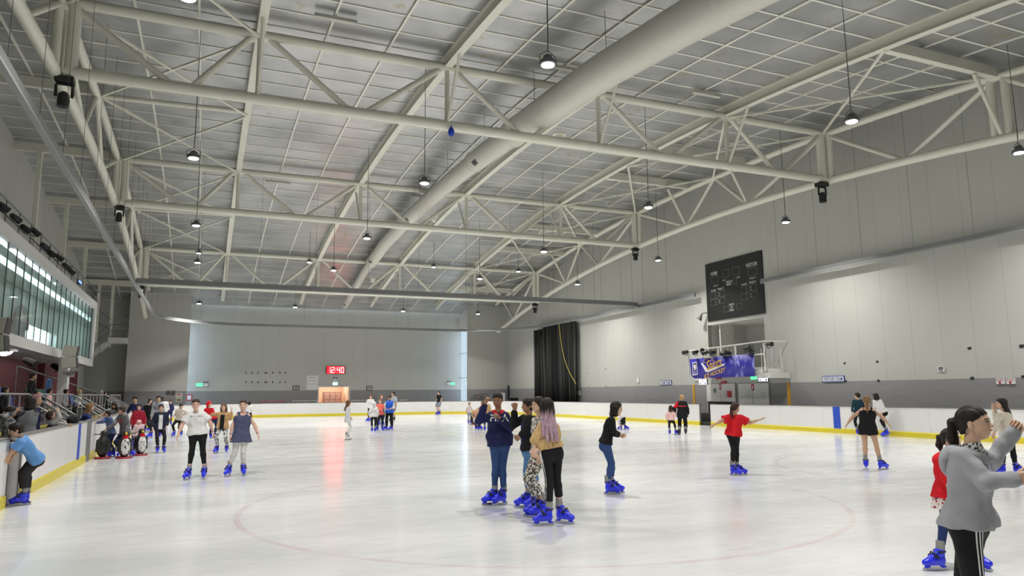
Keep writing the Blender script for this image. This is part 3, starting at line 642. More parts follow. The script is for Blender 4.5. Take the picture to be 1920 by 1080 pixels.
def exit_sign(c, R, U, lb, green=True, w=.42, h=.2, pw_=3.0):
    R, U = Vector(R), Vector(U); N = R.cross(U); r = empty('exit_sign', c, lb, 'exit sign', 'lit exit signs'); c = Vector(c)
    em = mat('exit_green_face' if green else 'exit_pale_face', (.02, .25, .08), .5, emit=(.06, 1, .28) if green else (.5, .95, 1), estr=2.2)
    mb = MB(); mb.bar(c-R*w/2-N*.04, c+R*w/2-N*.04, .06, h, U); mb.build('casing', whitep, r)
    mb = MB(); mb.bar(c-R*(w/2-.02)+N*.0, c+R*(w/2-.02), .015, h-.04, U); mb.build('lit_face', em, r)
    put_text('EXIT', c+N*.012, R, U, h*.45, whitep, r, w*.6)
exit_sign((WX-.05, 29.0, 2.36), RR_, UU_, 'green lit exit sign above the double doors on the right', w=.5, h=.17)
# double doors and cupboard in the right wall
def wdoor(name, y0, y1, z0, z1, m=doorm, t=.04):
    mb = MB(); mb.box(WX-t, WX, y0, y1, z0, z1); o = struct(mb, name, m); return o
d2 = wdoor('door_2', 27.95, 30.25, 0, 2.15, mat('door_frame_grey', (.38, .38, .36), .5))
for y0, y1 in ((28.0, 29.12), (29.16, 30.18)): MB().box(WX-.07, WX-.04, y0, y1, .15, 2.08).build('door_leaf', doorm, d2)
d3 = wdoor('door_3', 30.42, 32.8, 0, 2.15, mat('door_frame_grey', (.38, .38, .36), .5))
for y0, y1 in ((30.45, 31.6), (31.62, 32.76)): MB().box(WX-.07, WX-.04, y0, y1, 1.18, 2.1).build('door_leaf', doorm, d3)
MB().box(WX-.05, WX-.035, 30.5, 32.7, .15, 1.14).build('dark_opening', mat('dark_void', (.02, .02, .02), .8), d3)
def wsign(x_, y_, w, h, lb, parts, m=whitep, X=None, name='wall_sign', grp=None, border=None):
    X = X or RW-.02; p = on(x_, y_, 0, X); y, z = float(p[1]), float(p[2])
    r = empty(name, (X, y, z), lb, 'sign', grp)
    if border: MB().box(X, WX, y-w/2, y+w/2, z-h/2, z+h/2).build('sign_border', border, r); MB().box(X-.006, X, y-w/2+.03, y+w/2-.03, z-h/2+.03, z+h/2-.03).build('sign_plate', m, r)
    else: MB().box(X-.006, WX, y-w/2, y+w/2, z-h/2, z+h/2).build('sign_plate', m, r)
    for s, du, dv, hh, ww, mm in parts:
        if s == '#': MB().box(X-.009, X-.006, y-du-ww/2, y-du+ww/2, z+dv-hh/2, z+dv+hh/2).build('small_print_line', mm, r)
        else: put_text(s, (X-.006, y-du, z+dv), RR_, UU_, hh, mm, r, ww, bold=.003)
    return r
wsign(1562, 710.5, 1.22, .27, 'white sign reading VISITORS TEAM on the right wall', [('VISITORS TEAM', 0, 0, .16, 1.04, navy)], border=navy)
wsign(1248, 717.5, 1.18, .27, 'white sign reading HOME TEAM left of the banner', [('HOME TEAM', 0, 0, .16, .9, navy)], border=navy)
arrow = lambda r, y, z: MB().add([(RW-.035, y+.04, z), (RW-.035, y-.04, z), (RW-.035, y-.04, z-.05), (RW-.035, y, z-.1), (RW-.035, y+.04, z-.05)], [(0, 1, 2, 3, 4)]).build('arrow', redm, r)
for x_, lb in ((1875.5, 'white ROPES sign with red arrow, left one of the pair'), (1895, 'white ROPES sign with red arrow, right one of the pair')):
    r = wsign(x_, 714.5, .29, .20, lb, [('ROPES', 0, .04, .08, .24, redm)], grp='ROPES signs'); p = on(x_, 714.5, 0, RW); arrow(r, float(p[1]), float(p[2])-.01)
wsign(1764, 691.5, .28, .18, 'small white notice with four text lines high on the right wall', [('#', 0, .055, .025, .2, blackt), ('#', 0, .02, .025, .2, blackt), ('#', 0, -.015, .025, .2, blackt), ('#', 0, -.05, .025, .14, blackt)])
wsign(1311, 699, .9, .9, 'pale blank paper sheet under the left end of the banner', [], m=mat('pale_paper', (.66, .66, .64), .6))
for k, (x_, y_, w, h, lb) in enumerate(((1350, 724.5, .14, .32, 'small red rimmed notice on the cupboard door'), (1411, 726, .17, .32, 'small red rimmed notice on the double doors'), (1367.5, 739, .33, .34, 'square red safety notice on the cupboard door'), (1346, 709, .38, .12, 'red strip sign above the cupboard'), (1356, 717, .38, .1, 'lower red strip sign above the cupboard'))):
    r = wsign(x_, y_, w, h, lb, [], m=redm, X=WX-.085, name='safety_notice')
    if k < 2: p = on(x_, y_, 0, WX-.1); MB().box(WX-.1, WX-.085, p[1]-.025, p[1]+.025, p[2]-.1, p[2]+.1).build('pictogram', whitep, r)
wsign(1340, 732, .2, .2, 'small grey vent plate on the cupboard door', [], m=mat('vent_grey', (.2, .2, .2), .5), X=WX-.085, name='vent_plate')
for x_, y_, lb in ((1358, 738, 'white paper notice on the cupboard door'), (1403, 738, 'white paper notice on the left leaf of the double doors'), (1429, 740, 'white paper notice on the right leaf of the double doors')): wsign(x_, y_, .28, .30, lb, [], m=mat('paper', (.7, .7, .72), .6), X=WX-.085, name='paper_notice')
yel = mat('column_yellow', (.70, .36, .03), .5)
for x_, lb in ((1301.5, 'yellow painted vertical strip left of the gate'), (1479.5, 'yellow painted vertical strip right of the double doors')):
    p = on(x_, 740, 0, WX); o = MB().box(WX-.03, WX, p[1]-.09, p[1]+.09, 0, 2.1).build('wall_strip', yel); tag(o, lb, 'strip', 'yellow wall strips')
dkm = mat('dark_fixing', (.02, .02, .02), .5); bk = 0
for x_, y_, w in ((1584, 681, 1), (1645, 678, 1), (1818, 653, 1.3), (1916, 649, 1.5), (1586, 714.5, 1), (1647, 713.5, 1), (1823, 709, 1.3), (1919, 706, 1.2), (1101, 700, .8), (1135.5, 692, .8), (1103, 725, .8), (1136.5, 724, .8)):
    p = on(x_, y_, 0, WX); o = MB().box(WX-.02, WX, p[1]-.05*w, p[1]+.05*w, p[2]-.035*w, p[2]+.035*w).build('wall_bracket', dkm); tag(o, f'small black fixing bracket on the right wall, {["upper row, above the visitors sign", "upper row, second", "upper row, third", "upper row, at the right edge", "lower row beside the visitors sign", "lower row, second", "lower row, third", "lower row, at the right edge", "upper left of four near the curtain", "upper right of four near the curtain", "lower left of four near the curtain", "lower right of four near the curtain"][bk]}', 'bracket', 'black wall fixing brackets'); bk += 1
o = MB().box(WX-.05, WX, *sorted((on(1082, 732, 0, WX)[1], on(1088, 732, 0, WX)[1])), 1.5, 1.85).build('junction_box', doorm); tag(o, 'pale grey box on the wall right of the net curtain', 'box')
for x_, y_, lb in ((1196, 713, 'small white card on the wall left of HOME TEAM'),): wsign(x_, y_, .25, .3, lb, [], name='paper_notice')
# far wall objects
def fsign(x0, y0, x1, y1, lb, m=whitep, Y=None, parts=(), name='wall_sign', border=None, cat='sign', grp=None):
    Y = Y or WREC; a = on(x0, y0, 1, Y); b = on(x1, y1, 1, Y); r = empty(name, ((a[0]+b[0])/2, Y-.02, (a[2]+b[2])/2), lb, cat, grp)
    if border: MB().box(a[0], b[0], Y-.03, Y, b[2], a[2]).build('sign_border', border, r); e = .07; MB().box(a[0]+e, b[0]-e, Y-.04, Y-.03, b[2]+e, a[2]-e).build('sign_plate', m, r)
    else: MB().box(a[0], b[0], Y-.03, Y, b[2], a[2]).build('sign_plate', m, r)
    for s, dv, hh, ww, mm in parts: c_ = ((a[0]+b[0])/2, (a[2]+b[2])/2+dv); MB().box(c_[0]-ww/2, c_[0]+ww/2, Y-.045, Y-.03, c_[1]-hh/2, c_[1]+hh/2).build('small_print_line', mm, r)
    return r
def arrow_far(x0, x1, y, left, lb):
    r = fsign(x0, y-4, x1, y+4.5, lb, border=blackt); c = on((x0+x1)/2, y, 1, WREC-.045); s = -1 if left else 1
    MB().add([(c[0]+s*dx, c[1], c[2]+dz_) for dx, dz_ in ((-.16, -.05), (.03, -.05), (.03, -.09), (.17, 0), (.03, .09), (.03, .05), (-.16, .05))], [(0, 1, 2, 3, 4, 5, 6)]).build('arrow', blackt, r)
arrow_far(549, 561, 727, True, 'framed black arrow sign left of the far doorway'); arrow_far(687, 698, 727.5, False, 'framed black arrow sign right of the far doorway')
fsign(575.5, 704.5, 596, 731, 'large white paper plan on the far wall left of the doorway', parts=[('#', .45, .06, .6, mat('faint_ink', (.4, .4, .42), .6)), ('#', .2, .03, .9, MATS.get('faint_ink') or whitep), ('#', -.1, .03, .9, MATS.get('faint_ink') or whitep)])
exit_sign(tuple(on(374, 721.5, 1, WREC-.1)), (1, 0, 0), UU_, 'green lit exit sign at the left end of the far wall', w=.5, h=.26)
exit_sign(tuple(on(849, 719.5, 1, WREC-.1)), (1, 0, 0), UU_, 'dim green exit sign at the right end of the far wall', w=.42, h=.24)
exit_sign(tuple(on(628.5, 719.5, 1, WREC-.1)), (1, 0, 0), UU_, 'pale lit exit sign over the far doorway', False, w=.45, h=.28)
for x_, y_, lb in ((385.5, 721, 'twin head emergency light beside the left exit sign'), (841.5, 719, 'twin head emergency light beside the right exit sign'), (628.5, 712.5, 'twin head emergency light above the far doorway')):
    p = on(x_, y_, 1, WREC-.1); x, y, z = p; r = empty('emergency_light', tuple(p), lb, 'emergency light', 'emergency lights on the far wall'); MB().box(x-.17, x+.17, y, y+.1, z-.13, z+.1).build('case', whitep, r)
    for s in (-.1, .1): MB().lathe((x+s, y-.02, z+.17), [(.03, 0), (.06, .06), (.06, .08)], 10, (s, -1, .1)).build('lamp_head', blk, r)
fsign(349.5, 740, 360, 751, 'white notice with red frame at the far wall corner', border=redm, m=mat('paper_lilac', (.7, .7, .8), .5))
fsign(329, 737.5, 341.5, 745, 'coloured poster above another on the far left wall', Y=WF, m=mat('poster_white', (.6, .58, .55), .5), parts=[('#', .06, .06, .3, redm)])
fsign(329.5, 746, 341, 753.5, 'white and yellow poster lower of two on the far left wall', Y=WF, m=mat('poster_cream', (.62, .6, .45), .5), parts=[('#', .0, .08, .3, blackt)])
for x_, lb in ((316, 'left of two small grey boxes on the far left wall'), (325.5, 'right of two small grey boxes on the far left wall')):
    p = on(x_, 735, 1, WF); o = MB().box(p[0]-.13, p[0]+.13, WF-.12, WF, p[2]-.12, p[2]+.1).build('wall_box', mat('box_dark_grey', (.1, .1, .1), .5)); tag(o, lb, 'box')
# small hooks
for i, x_ in enumerate((461, 472.5, 484, 497, 500, 511.5, 525, 535.5)):
    for y_, row in ((699, 'upper'), (716.5, 'lower')):
        p = on(x_, y_, 1, WREC-.03); o = MB().box(p[0]-.03, p[0]+.03, WREC-.06, WREC, p[2]-.08, p[2]+.08).build('wall_hook', dkm); tag(o, f'tiny dark hook in the {row} row on the far wall, {ORD[i]} from the left', 'hook', f'{row} row of tiny wall hooks')
# red clock
ck = empty('digital_clock', (10.5, WREC-.2, 3.86), 'red digital clock showing 12:40 high on the far wall', 'clock')
a = on(611.5, 686.5, 1, WREC-.15); b = on(647.5, 701, 1, WREC-.15)
MB().box(a[0], b[0], WREC-.12, WREC, b[2], a[2]).build('casing', mat('clock_dark_red', (.05, .002, .002), .4), ck)
cem = mat('clock_red_led', (1, .02, .02), .5, emit=(1, .004, .008), estr=CLOCK*.7); cx = (a[0]+b[0])/2; cz = (a[2]+b[2])/2
cdot = mat('clock_led_core', (1, .5, .45), .5, emit=(1, .12, .12), estr=CLOCK*.7)
SEG = {'1': 'bc', '2': 'abged', '4': 'fgbc', '0': 'abcdef'}
def digit(ch, x, w=.26, h=.5):
    mb = MB(); t = .06; Y = WREC-.13; x0, x1, z0, z1, zm = x-w/2, x+w/2, cz-h/2, cz+h/2, cz
    R_ = {'a': (x0, x1, z1-t, z1), 'd': (x0, x1, z0, z0+t), 'g': (x0, x1, zm-t/2, zm+t/2), 'b': (x1-t, x1, zm, z1), 'c': (x1-t, x1, z0, zm), 'f': (x0, x0+t, zm, z1), 'e': (x0, x0+t, z0, zm)}
    for s in SEG[ch]: q = R_[s]; mb.box(q[0], q[1], Y-.02, Y, q[2], q[3])
    mb.build('digit', cdot, ck)
for ch, dx in (('1', -.56), ('2', -.24), ('4', .24), ('0', .58)): digit(ch, cx+dx)
mb = MB(); [mb.box(cx-.03, cx+.03, WREC-.15, WREC-.13, cz+s-.03, cz+s+.03) for s in (-.1, .1)]; mb.build('colon', cdot, ck)
MB().box(cx-.74, cx+.74, WREC-.126, WREC-.12, cz-.30, cz+.30).build('red_glow_panel', cem, ck)
# goals, benches and things behind the far boards
def goal(x, Y, w, m, lb):
    r = empty('hockey_goal', (x, Y, 0), lb, 'goal', 'spare goals behind the far boards')
    mb = MB(); mb.tube([(x-w/2, Y, 0), (x-w/2, Y, 1.22), (x+w/2, Y, 1.22), (x+w/2, Y, 0)], .045, 8); mb.build('frame', m, r)
    mb = MB(); mb.tube([(x-w/2, Y, 1.22), (x-w/2+.1, Y+.8, .9), (x-w/2+.1, Y+1, 0)], .03, 6).tube([(x+w/2, Y, 1.22), (x+w/2-.1, Y+.8, .9), (x+w/2-.1, Y+1, 0)], .03, 6).tube([(x-w/2+.1, Y+.8, .9), (x+w/2-.1, Y+.8, .9)], .03, 6).tube([(x, Y, 1.22), (x, Y+.8, .9)], .03, 6); mb.build('back_frame', whitep, r)
gred = mat('goal_red', (.45, .06, .05), .4); ggr = mat('goal_grey', (.5, .5, .48), .4)
goal(on(511, 752, 1, 62)[0], 62.2, 2.0, gred, 'red framed hockey goal behind the far boards'); goal(on(573, 750, 1, 62)[0], 62.2, 1.95, ggr, 'grey framed hockey goal behind the far boards left of the doorway')
for x0, x1, lb in ((658, 681, 'white metal bench behind the far boards right of the doorway'), (682.5, 700, 'second white metal bench behind the far boards'), (748, 763, 'short white bench behind the far boards right of the skaters')):
    a, b = on(x0, 750, 1, 62.5)[0], on(x1, 750, 1, 62.5)[0]; r = empty('bench', ((a+b)/2, 62.5, 0), lb, 'bench', 'benches behind the far boards')
    MB().box(a, b, 62.3, 62.75, 1.15, 1.25).build('seat', ggr, r)
    for x in (a+.05, b-.05): MB().box(x-.04, x+.04, 62.35, 62.7, -.1, 1.15).build('leg', ggr, r)
a = on(956, 722, 1, 61.2); b = on(967, 722, 1, 61.2); o = MB().box(a[0]-.2, b[0]-.5, 60.9, 61.3, 0, 2.4).build('equipment_case', mat('case_dark', (.03, .03, .035), .5)); tag(o, 'tall narrow dark case standing in the far right corner', 'case')
o = MB().box(24.1, 24.6, 59.6, 59.7, .12, 1.75).build('white_panel', whitep); tag(o, 'white sheet leaning before the tall dark case', 'panel')
a = on(975, 749, 1, 58); o = MB().box(24.3, 25.0, 57.6, 58.2, .12, 1.32).build('storage_box', blk); tag(o, 'black box behind the boards left of the net curtain', 'box')
r = empty('cable_coil', (22.5, 61.1, 1.2), 'tangle of dark hoses behind the far boards in the corner', 'hose')
for k in range(4): MB().tube([(22.4+.5*math.cos(t)+k*.3, 61.2, -.1+1.67*abs(math.sin(t))**.5+.05*k) for t in np.linspace(0, math.pi, 10)], .018, 5).build('hose', [dkm, dkm, gred, dkm][k], r)
# ---------------------------------------------------------------- LEFT SIDE: balcony, stand, rails
bal = mat('balcony_white_render', (.66, .66, .64), .45, noise=.04)
BX, BY0, BY1, BZ_0, BZ_1 = -6.0, 8.0, 48.6, 3.45, 7.19
mb = MB(); mb.box(WL, BX, BY0, BY1, BZ_0, BZ_0+.38).box(WL, BX, BY0, BY1, BZ_1-.4, BZ_1).box(WL, BX, BY1-.7, BY1, BZ_0+.38, BZ_1-.4)
struct(mb, 'balcony_frame', bal); bpy.context.view_layer.update()
inm = mat('balcony_inner_white', (.80, .80, .78), .6); inb = mat('balcony_inner_beige', (.42, .42, .37), .6)
mb = MB(); mb.box(WL+.01, WL+.06, BY0, 47.6, BZ_0+.38, 6.72); struct(mb, 'wall_balcony_lower', inm)
mb = MB(); mb.box(WL+.01, WL+.05, BY0, 47.6, 6.72, 6.8); struct(mb, 'trim_1', inb)
wnm = mat('balcony_window_daylight', (1, 1, 1), .5, emit=(.85, .92, 1), estr=9)
w = struct(MB().box(WL+.06, WL+.09, 40.2, 47.4, 4.55, 5.32), 'window_3', winfr)
for k in range(5): MB().box(WL+.09, WL+.1, 40.26+k*1.44, 41.6+k*1.44, 4.6, 5.27).build('window_pane', wnm, w)
gp = glassmat('balcony_glass', (.88, .91, .895), .10)
pane = mat('glass_joint', (.03, .04, .04), .4)
r = empty('balcony_glazing', (BX, 30, 5), 'row of tall frameless glass panes along the balcony front', 'glazing')
k = 0; y = BY0+.2; finm = glassmat('glass_fin', (.86, .92, .90), .25)
while y < BY1-.8:
    y2 = min(y+1.235, BY1-.72)
    MB().box(BX-.14, BX-.125, y+.01, y2-.01, BZ_0+.36, BZ_1-.38).build('glass_pane', gp, r); MB().box(BX-.15, BX-.115, y2-.012, y2+.012, BZ_0+.36, BZ_1-.38).build('joint', pane, r)
    if y > 26: MB().box(BX-.50, BX-.16, y2-.012, y2+.012, BZ_0+.38, BZ_1-.5).build('glass_fin', finm, r)
    y = y2+.0
stl = mat('strip_light', (1, 1, 1), .5, emit=(.8, .88, 1), estr=6)
for y0, y1, lb in ((22.5, 28.3, 'bluish ceiling strip light behind the balcony glass, nearer one'), (29.3, 35.8, 'bluish ceiling strip light behind the balcony glass, farther one')):
    o = MB().box(-6.40, -6.26, y0, y1, BZ_1-.45, BZ_1-.41).build('strip_light', stl); tag(o, lb, 'ceiling light', 'strip lights in the balcony')
maroon = mat('maroon_wall_paint', (.16, .03, .04), .6)
o = empty('bar_stool_panel', (-7.8, 41, 4.9), 'tall rounded maroon panel behind the balcony glass', 'panel')
MB().tube([(-7.9, 39.5+1.1*math.cos(a), 5.1+.75*math.sin(a)) for a in np.linspace(-.3, math.pi+.3, 14)], .12, 8).build('padded_rim', mat('maroon_pad', (.25, .06, .08), .5), o); MB().box(-7.95, -7.85, 38.8, 40.3, 3.85, 5.2).build('panel_body', mat('maroon_pad2', (.30, .16, .16), .6), o)
mb = MB(); mb.box(WL+.01, WL+.12, 31, 58.5, -.1, BZ_0).box(-7.9, -7.6, 44.1, 44.8, -.1, BZ_0); struct(mb, 'wall_maroon', maroon)
mb = MB(); mb.box(-7.4, -7.2, 25, 29.2, -.1, BZ_0); struct(mb, 'wall_stand', bal)
mb = MB(); mb.box(-5.85, -5.5, 36.9, 37.5, -.1, BZ_0); struct(mb, 'pillar', bal)
p = on(148, 529, 0, -6.4); r = empty('led_panel', tuple(p), 'small blue glowing panel above the far end of the glass balcony', 'light panel')
MB().box(-6.45, -6.35, p[1]-.45, p[1]+.45, p[2]-.10, p[2]+.10).build('casing', blk, r); MB().box(-6.35, -6.33, p[1]-.4, p[1]+.4, p[2]-.06, p[2]+.06).build('lit_face', mat('led_blue', (.05, .1, .8), .4, emit=(.1, .2, 1), estr=4), r)
r = empty('toilets_sign', (-5.4, 36.8, 2.7), 'white hanging sign reading TOILETS under the balcony', 'sign')
a = on(118, 695, 1, 36.7); b = on(139, 706.5, 1, 36.7); MB().box(a[0], b[0], 36.7, 36.74, b[2], a[2]).build('sign_plate', mat('sign_shaded', (.6, .6, .62), .5), r); put_text('TOILETS', ((a[0]+b[0])/2, 36.69, (a[2]+b[2])/2), (1, 0, 0), UU_, .12, blackt, r, .45)
# balcony roof rail with stage lamps
r = empty('roof_railing', (-6.35, 30, 7.2), 'thin grey railing along the top of the glass balcony', 'railing')
rm = mat('railing_grey', (.20, .20, .20), .5, metal=.4)
MB().tube([(-6.35, 12, 8.25), (-6.35, 43, 8.25), (-6.35, 52, 8.25)], .025, 6).build('top_rail', rm, r); MB().tube([(-6.35, 12, 7.75), (-6.35, 52, 7.75)], .02, 6).build('mid_rail', rm, r)
for y in np.arange(13, 52, 1.9): MB().tube([(-6.35, y, 7.15), (-6.35, y, 8.25)], .022, 6).build('post', rm, r)
for i, (x_, y_) in enumerate(((5, 387), (28, 408), (47, 428), (65, 434), (83, 461), (96, 474), (110, 482), (123, 498), (133, 508))):
    p = on(x_, y_, 0, -5.9); par(tuple(p), (.7, .5+.3*math.sin(i*2), -.55), f'black stage lamp on the balcony roof railing, {["nearest the camera","second along","third along","fourth along","fifth along","sixth along","seventh along","eighth along","farthest along"][i]}', 'stage lamps above the balcony', .95, arm=(-6.35, p[1], 7.75))
# PA speakers hung at the balcony edge
spm = mat('speaker_beige', (.5, .49, .42), .5)
for (c, yv, lb) in (((-5.32, 23.8, 3.42), 0, 'beige hanging loudspeaker pair at the left picture edge'), ((-5.35, 36.3, 3.42), 0, 'beige hanging loudspeaker pair above the TOILETS sign')):
    r = empty('loudspeaker', c, lb, 'loudspeaker', 'loudspeakers under the balcony'); c = Vector(c)
    for k, (dz_, til) in enumerate(((.24, .12), (-.24, -.12))):
        cc = c+Vector((0, 0, dz_)); u = Vector((til, 0, 1)).normalized()
        MB().bar(cc-Vector((0, .32, 0)), cc+Vector((0, .32, 0)), .52, .46, u).build('cabinet', spm, r)
        MB().bar(cc-Vector((-.27, .30, 0)), cc+Vector((.27, .30, 0)), .02, .44, u).build('grille', blk, r)
for i, (x_, y_) in enumerate(((54, 678), (105, 688))):
    p = on(x_, y_, 0, -6.9); par(tuple(p), (1, -.4, -.5), ['round black ceiling spot under the balcony, left one', 'round black ceiling spot under the balcony, right one'][i], 'spots under the balcony', 1.5, arm=(p[0], p[1], BZ_0+.02))
dl = mat('downlight_glow', (1, 1, 1), .4, emit=(1, .95, .95), estr=8)
p = on(7, 661, 0, -5.6); r = empty('downlight', tuple(p), 'round lit bowl light under the balcony at the left edge', 'lamp'); MB().lathe(tuple(p), [(.05, -.1), (.17, -.05), (.22, 0), (.24, .04)], 18).build('bowl', dl, r, True); MB().box(p[0]-.3, p[0]+.3, p[1]-.3, p[1]+.3, p[2]+.04, p[2]+.1).build('fitting', whitep, r)
L = bpy.data.lights.new('stand_light', 'AREA'); L.shape = 'RECTANGLE'; L.size = 1; L.size_y = 16; L.energy = 60; L.color = (1, .92, .85)
lo = bpy.data.objects.new('stand_light', L); COL.objects.link(lo); lo.location = (-7, 32, 3.4)
L = bpy.data.lights.new('balcony_light', 'AREA'); L.shape = 'RECTANGLE'; L.size = .4; L.size_y = 20; L.energy = 110; L.color = (.88, .93, 1)
lo = bpy.data.objects.new('balcony_light', L); COL.objects.link(lo); lo.location = (-7.0, 33, 6.7)
# stand platform
ZP = .79
mb = MB(); mb.box(WL, -4.5, 4, 50, -.11, ZP).box(WL, -5.6, 4, 50, ZP, ZP+.18).box(WL, -6.5, 4, 50, ZP, ZP+.5); struct(mb, 'floor_stand', rubber)
ykm = mat('edge_yellow', (.5, .42, .05), .5)
def steps(y0, y1, lb):
    r = empty('steps', (-3.9, (y0+y1)/2, 0), lb, 'steps', 'steps down to the rink side'); n = 4
    for k in range(n): MB().box(-4.5, -4.5+1.15*(k+1)/n*1.0, y0, y1, ZP*(n-k-1)/n, ZP*(n-k)/n-.01).build('step', rubber, r) if k < n else None
    MB().box(-4.52, -4.47, y0, y1, ZP-.03, ZP+.005).build('nosing', ykm, r)
gal = mat('handrail_steel', (.40, .40, .39), .38, metal=.5)
for y0, y1, lb in ((24.2, 25.4, 'dark steps down from the stand nearest the camera'), (31.7, 33.0, 'dark middle steps down from the stand'), (41.9, 43.2, 'dark farthest steps down from the stand')): steps(y0, y1, lb)
def hand(y0, y1, X, lb, s0=None, s1=None):
    r = empty('railing', (X, y0, ZP), lb, 'railing', 'steel railings of the stand'); z = 1.79
    MB().tube([(X, y0, z), (X, y1, z)], .028, 8).build('top_rail', gal, r); MB().tube([(X, y0, z-.5), (X, y1, z-.5)], .02, 8).build('mid_rail', gal, r)
    n = max(1, round((y1-y0)/1.15))
    for k in range(n+1): y = y0+(y1-y0)*k/n; MB().tube([(X, y, ZP-.05), (X, y, z)], .022, 8).build('post', gal, r)
    MB().box(X-.03, X+.03, y0, y1, ZP-.02, ZP+.06).build('kick_strip', ykm, r)
    for s in (s0, s1):
        if s is None: continue
        for dz_ in (0, -.0): MB().tube([(X, s, z), (-3.35, s, 1.06)], .03, 8).build('stair_rail', gal, r)
        MB().tube([(X+.05, s, z-.22), (-3.35, s, .86)], .022, 8).build('stair_mid_rail', gal, r); MB().tube([(-3.4, s, 0), (-3.4, s, 1.08)], .022, 8).build('post', gal, r)
        MB().tube([(-3.9, s, .35), (-3.9, s, 1.4)], .02, 8).build('post', gal, r)
hand(12, 24.2, -4.5, 'steel railing of the stand at the left edge with sloping stair rail', None, 24.2)
hand(25.5, 31.65, -4.5, 'steel railing of the stand between first and second steps', 25.5, 31.65)
hand(33.1, 41.8, -4.5, 'steel railing of the stand between second and third steps', 33.1, 41.8)
hand(43.3, 49, -4.5, 'steel railing of the stand beyond the third steps', 43.3, None)
r = empty('ramp_railing', (-6.2, 40, 1), 'dark railing rising at the back of the stand', 'railing')
MB().tube([(-6.6, 33, 2.9), (-5.2, 46.5, 1.85)], .03, 6).build('top_rail', rm, r)
for t in np.linspace(0, 1, 7): MB().tube([(-6.6+1.4*t, 33+13.5*t, .8), (-6.6+1.4*t, 33+13.5*t, 2.9-1.05*t)], .02, 6).build('post', rm, r)
# seats
sblue = mat('seat_blue', (.07, .13, .42), .4); sgreen = mat('seat_green', (.04, .12, .09), .5)
def make_seat(m):
    r = empty('stadium_seat', (0, 0, 0), 'x', 'seat')
    mb = MB(); n = 5; vs = []
    for i in range(n+1):
        for j in range(5): u = j/4-.5; t = i/n; vs.append((-.18-.10*t+.05*(1-4*u*u)*-1, u*.42*(1-.12*t*t), .38+.42*t))
    mb.add(vs, [(i*5+j, i*5+j+1, i*5+j+6, i*5+j+5) for i in range(n) for j in range(4)]); o = mb.build('backrest', m, r, True); md = o.modifiers.new('s', 'SOLIDIFY'); md.thickness = .03
    MB().box(-.2, .22, -.21, .21, .36, .40).build('seat_pan', m, r); MB().box(-.16, -.10, -.03, .03, 0, .37).build('leg', rm, r)
    return r
sp = {}
def seat(x, y, z, m, lb, grp):
    if m.name not in sp: s = make_seat(m); sp[m.name] = s; s.location = (x, y, z); s['label'] = lb; s['group'] = grp
    else: dup(sp[m.name], (x, y, z), lb, grp)
for i in range(8): seat(-5.95, 26.5+i*.55, ZP+.18, sblue, f'blue stadium seat in the front row of the left stand, {ORD[i]} from the camera', 'front row of blue seats')
for i in range(6): seat(-6.85, 30.5+i*.55, ZP+.5, sblue, f'blue stadium seat in the raised back row, {ORD[i]} from the camera', 'back row of blue seats')
for i in range(7): seat(-6.9, 38+i*.6, ZP+.5, sgreen, f'dark green stadium seat in the back row, {ORD[i]} from the camera', 'back row of green seats')
for i in range(4): seat(-5.8, 42+i*.6, ZP+.18, sblue if i < 2 else sgreen, f'stadium seat in the front row beyond the second steps, {ORD[i]} along', 'front row seats beyond the second steps')
# stairs in far left corner
st = empty('corner_staircase', (-6.5, 60, 5.5), 'white stair landing and flights with dark rails in the far left corner', 'stairs')
MB().box(-6.5, -5.3, 59.4, 60.6, 5.55, 5.95).build('landing', bal, st)
MB().bar((-6.5, 60.1, 5.6), (-8.1, 60.1, 4.15), 1.0, .3).build('lower_flight', bal, st)
for z in (6.9, 6.45): MB().tube([(-5.35, 59.45, z), (-6.45, 59.45, z)], .03, 6).build('rail', rm, st)
for x in (-5.35, -6.45): MB().tube([(x, 59.45, 5.9), (x, 59.45, 6.92)], .03, 6).build('post', rm, st)
for a, b in (((-6.45, 6.9), (-8.1, 5.35)), ((-6.45, 6.4), (-8.1, 4.9)), ((-6.45, 7.3), (-8.1, 8.6)), ((-6.45, 6.5), (-8.1, 7.7))): MB().tube([(a[0], 59.6, a[1]), (b[0], 59.6, b[1])], .028, 6).build('flight_rail', rm, st)
for k in range(3): MB().tube([(-7.0-k*.4, 59.6, 4.7-k*.3), (-7.0-k*.4, 59.6, 6.2-k*.3)], .02, 6).build('baluster', rm, st)
o = MB().lathe(tuple(on(236, 596, 1, WF-.4)), [(.1, 0), (.16, .1), (.1, .3)], 10, (0, -1, -.3)).build('wall_floodlight', horn, None, True); tag(o, 'small grey floodlight on the wall above the stair landing', 'floodlight')
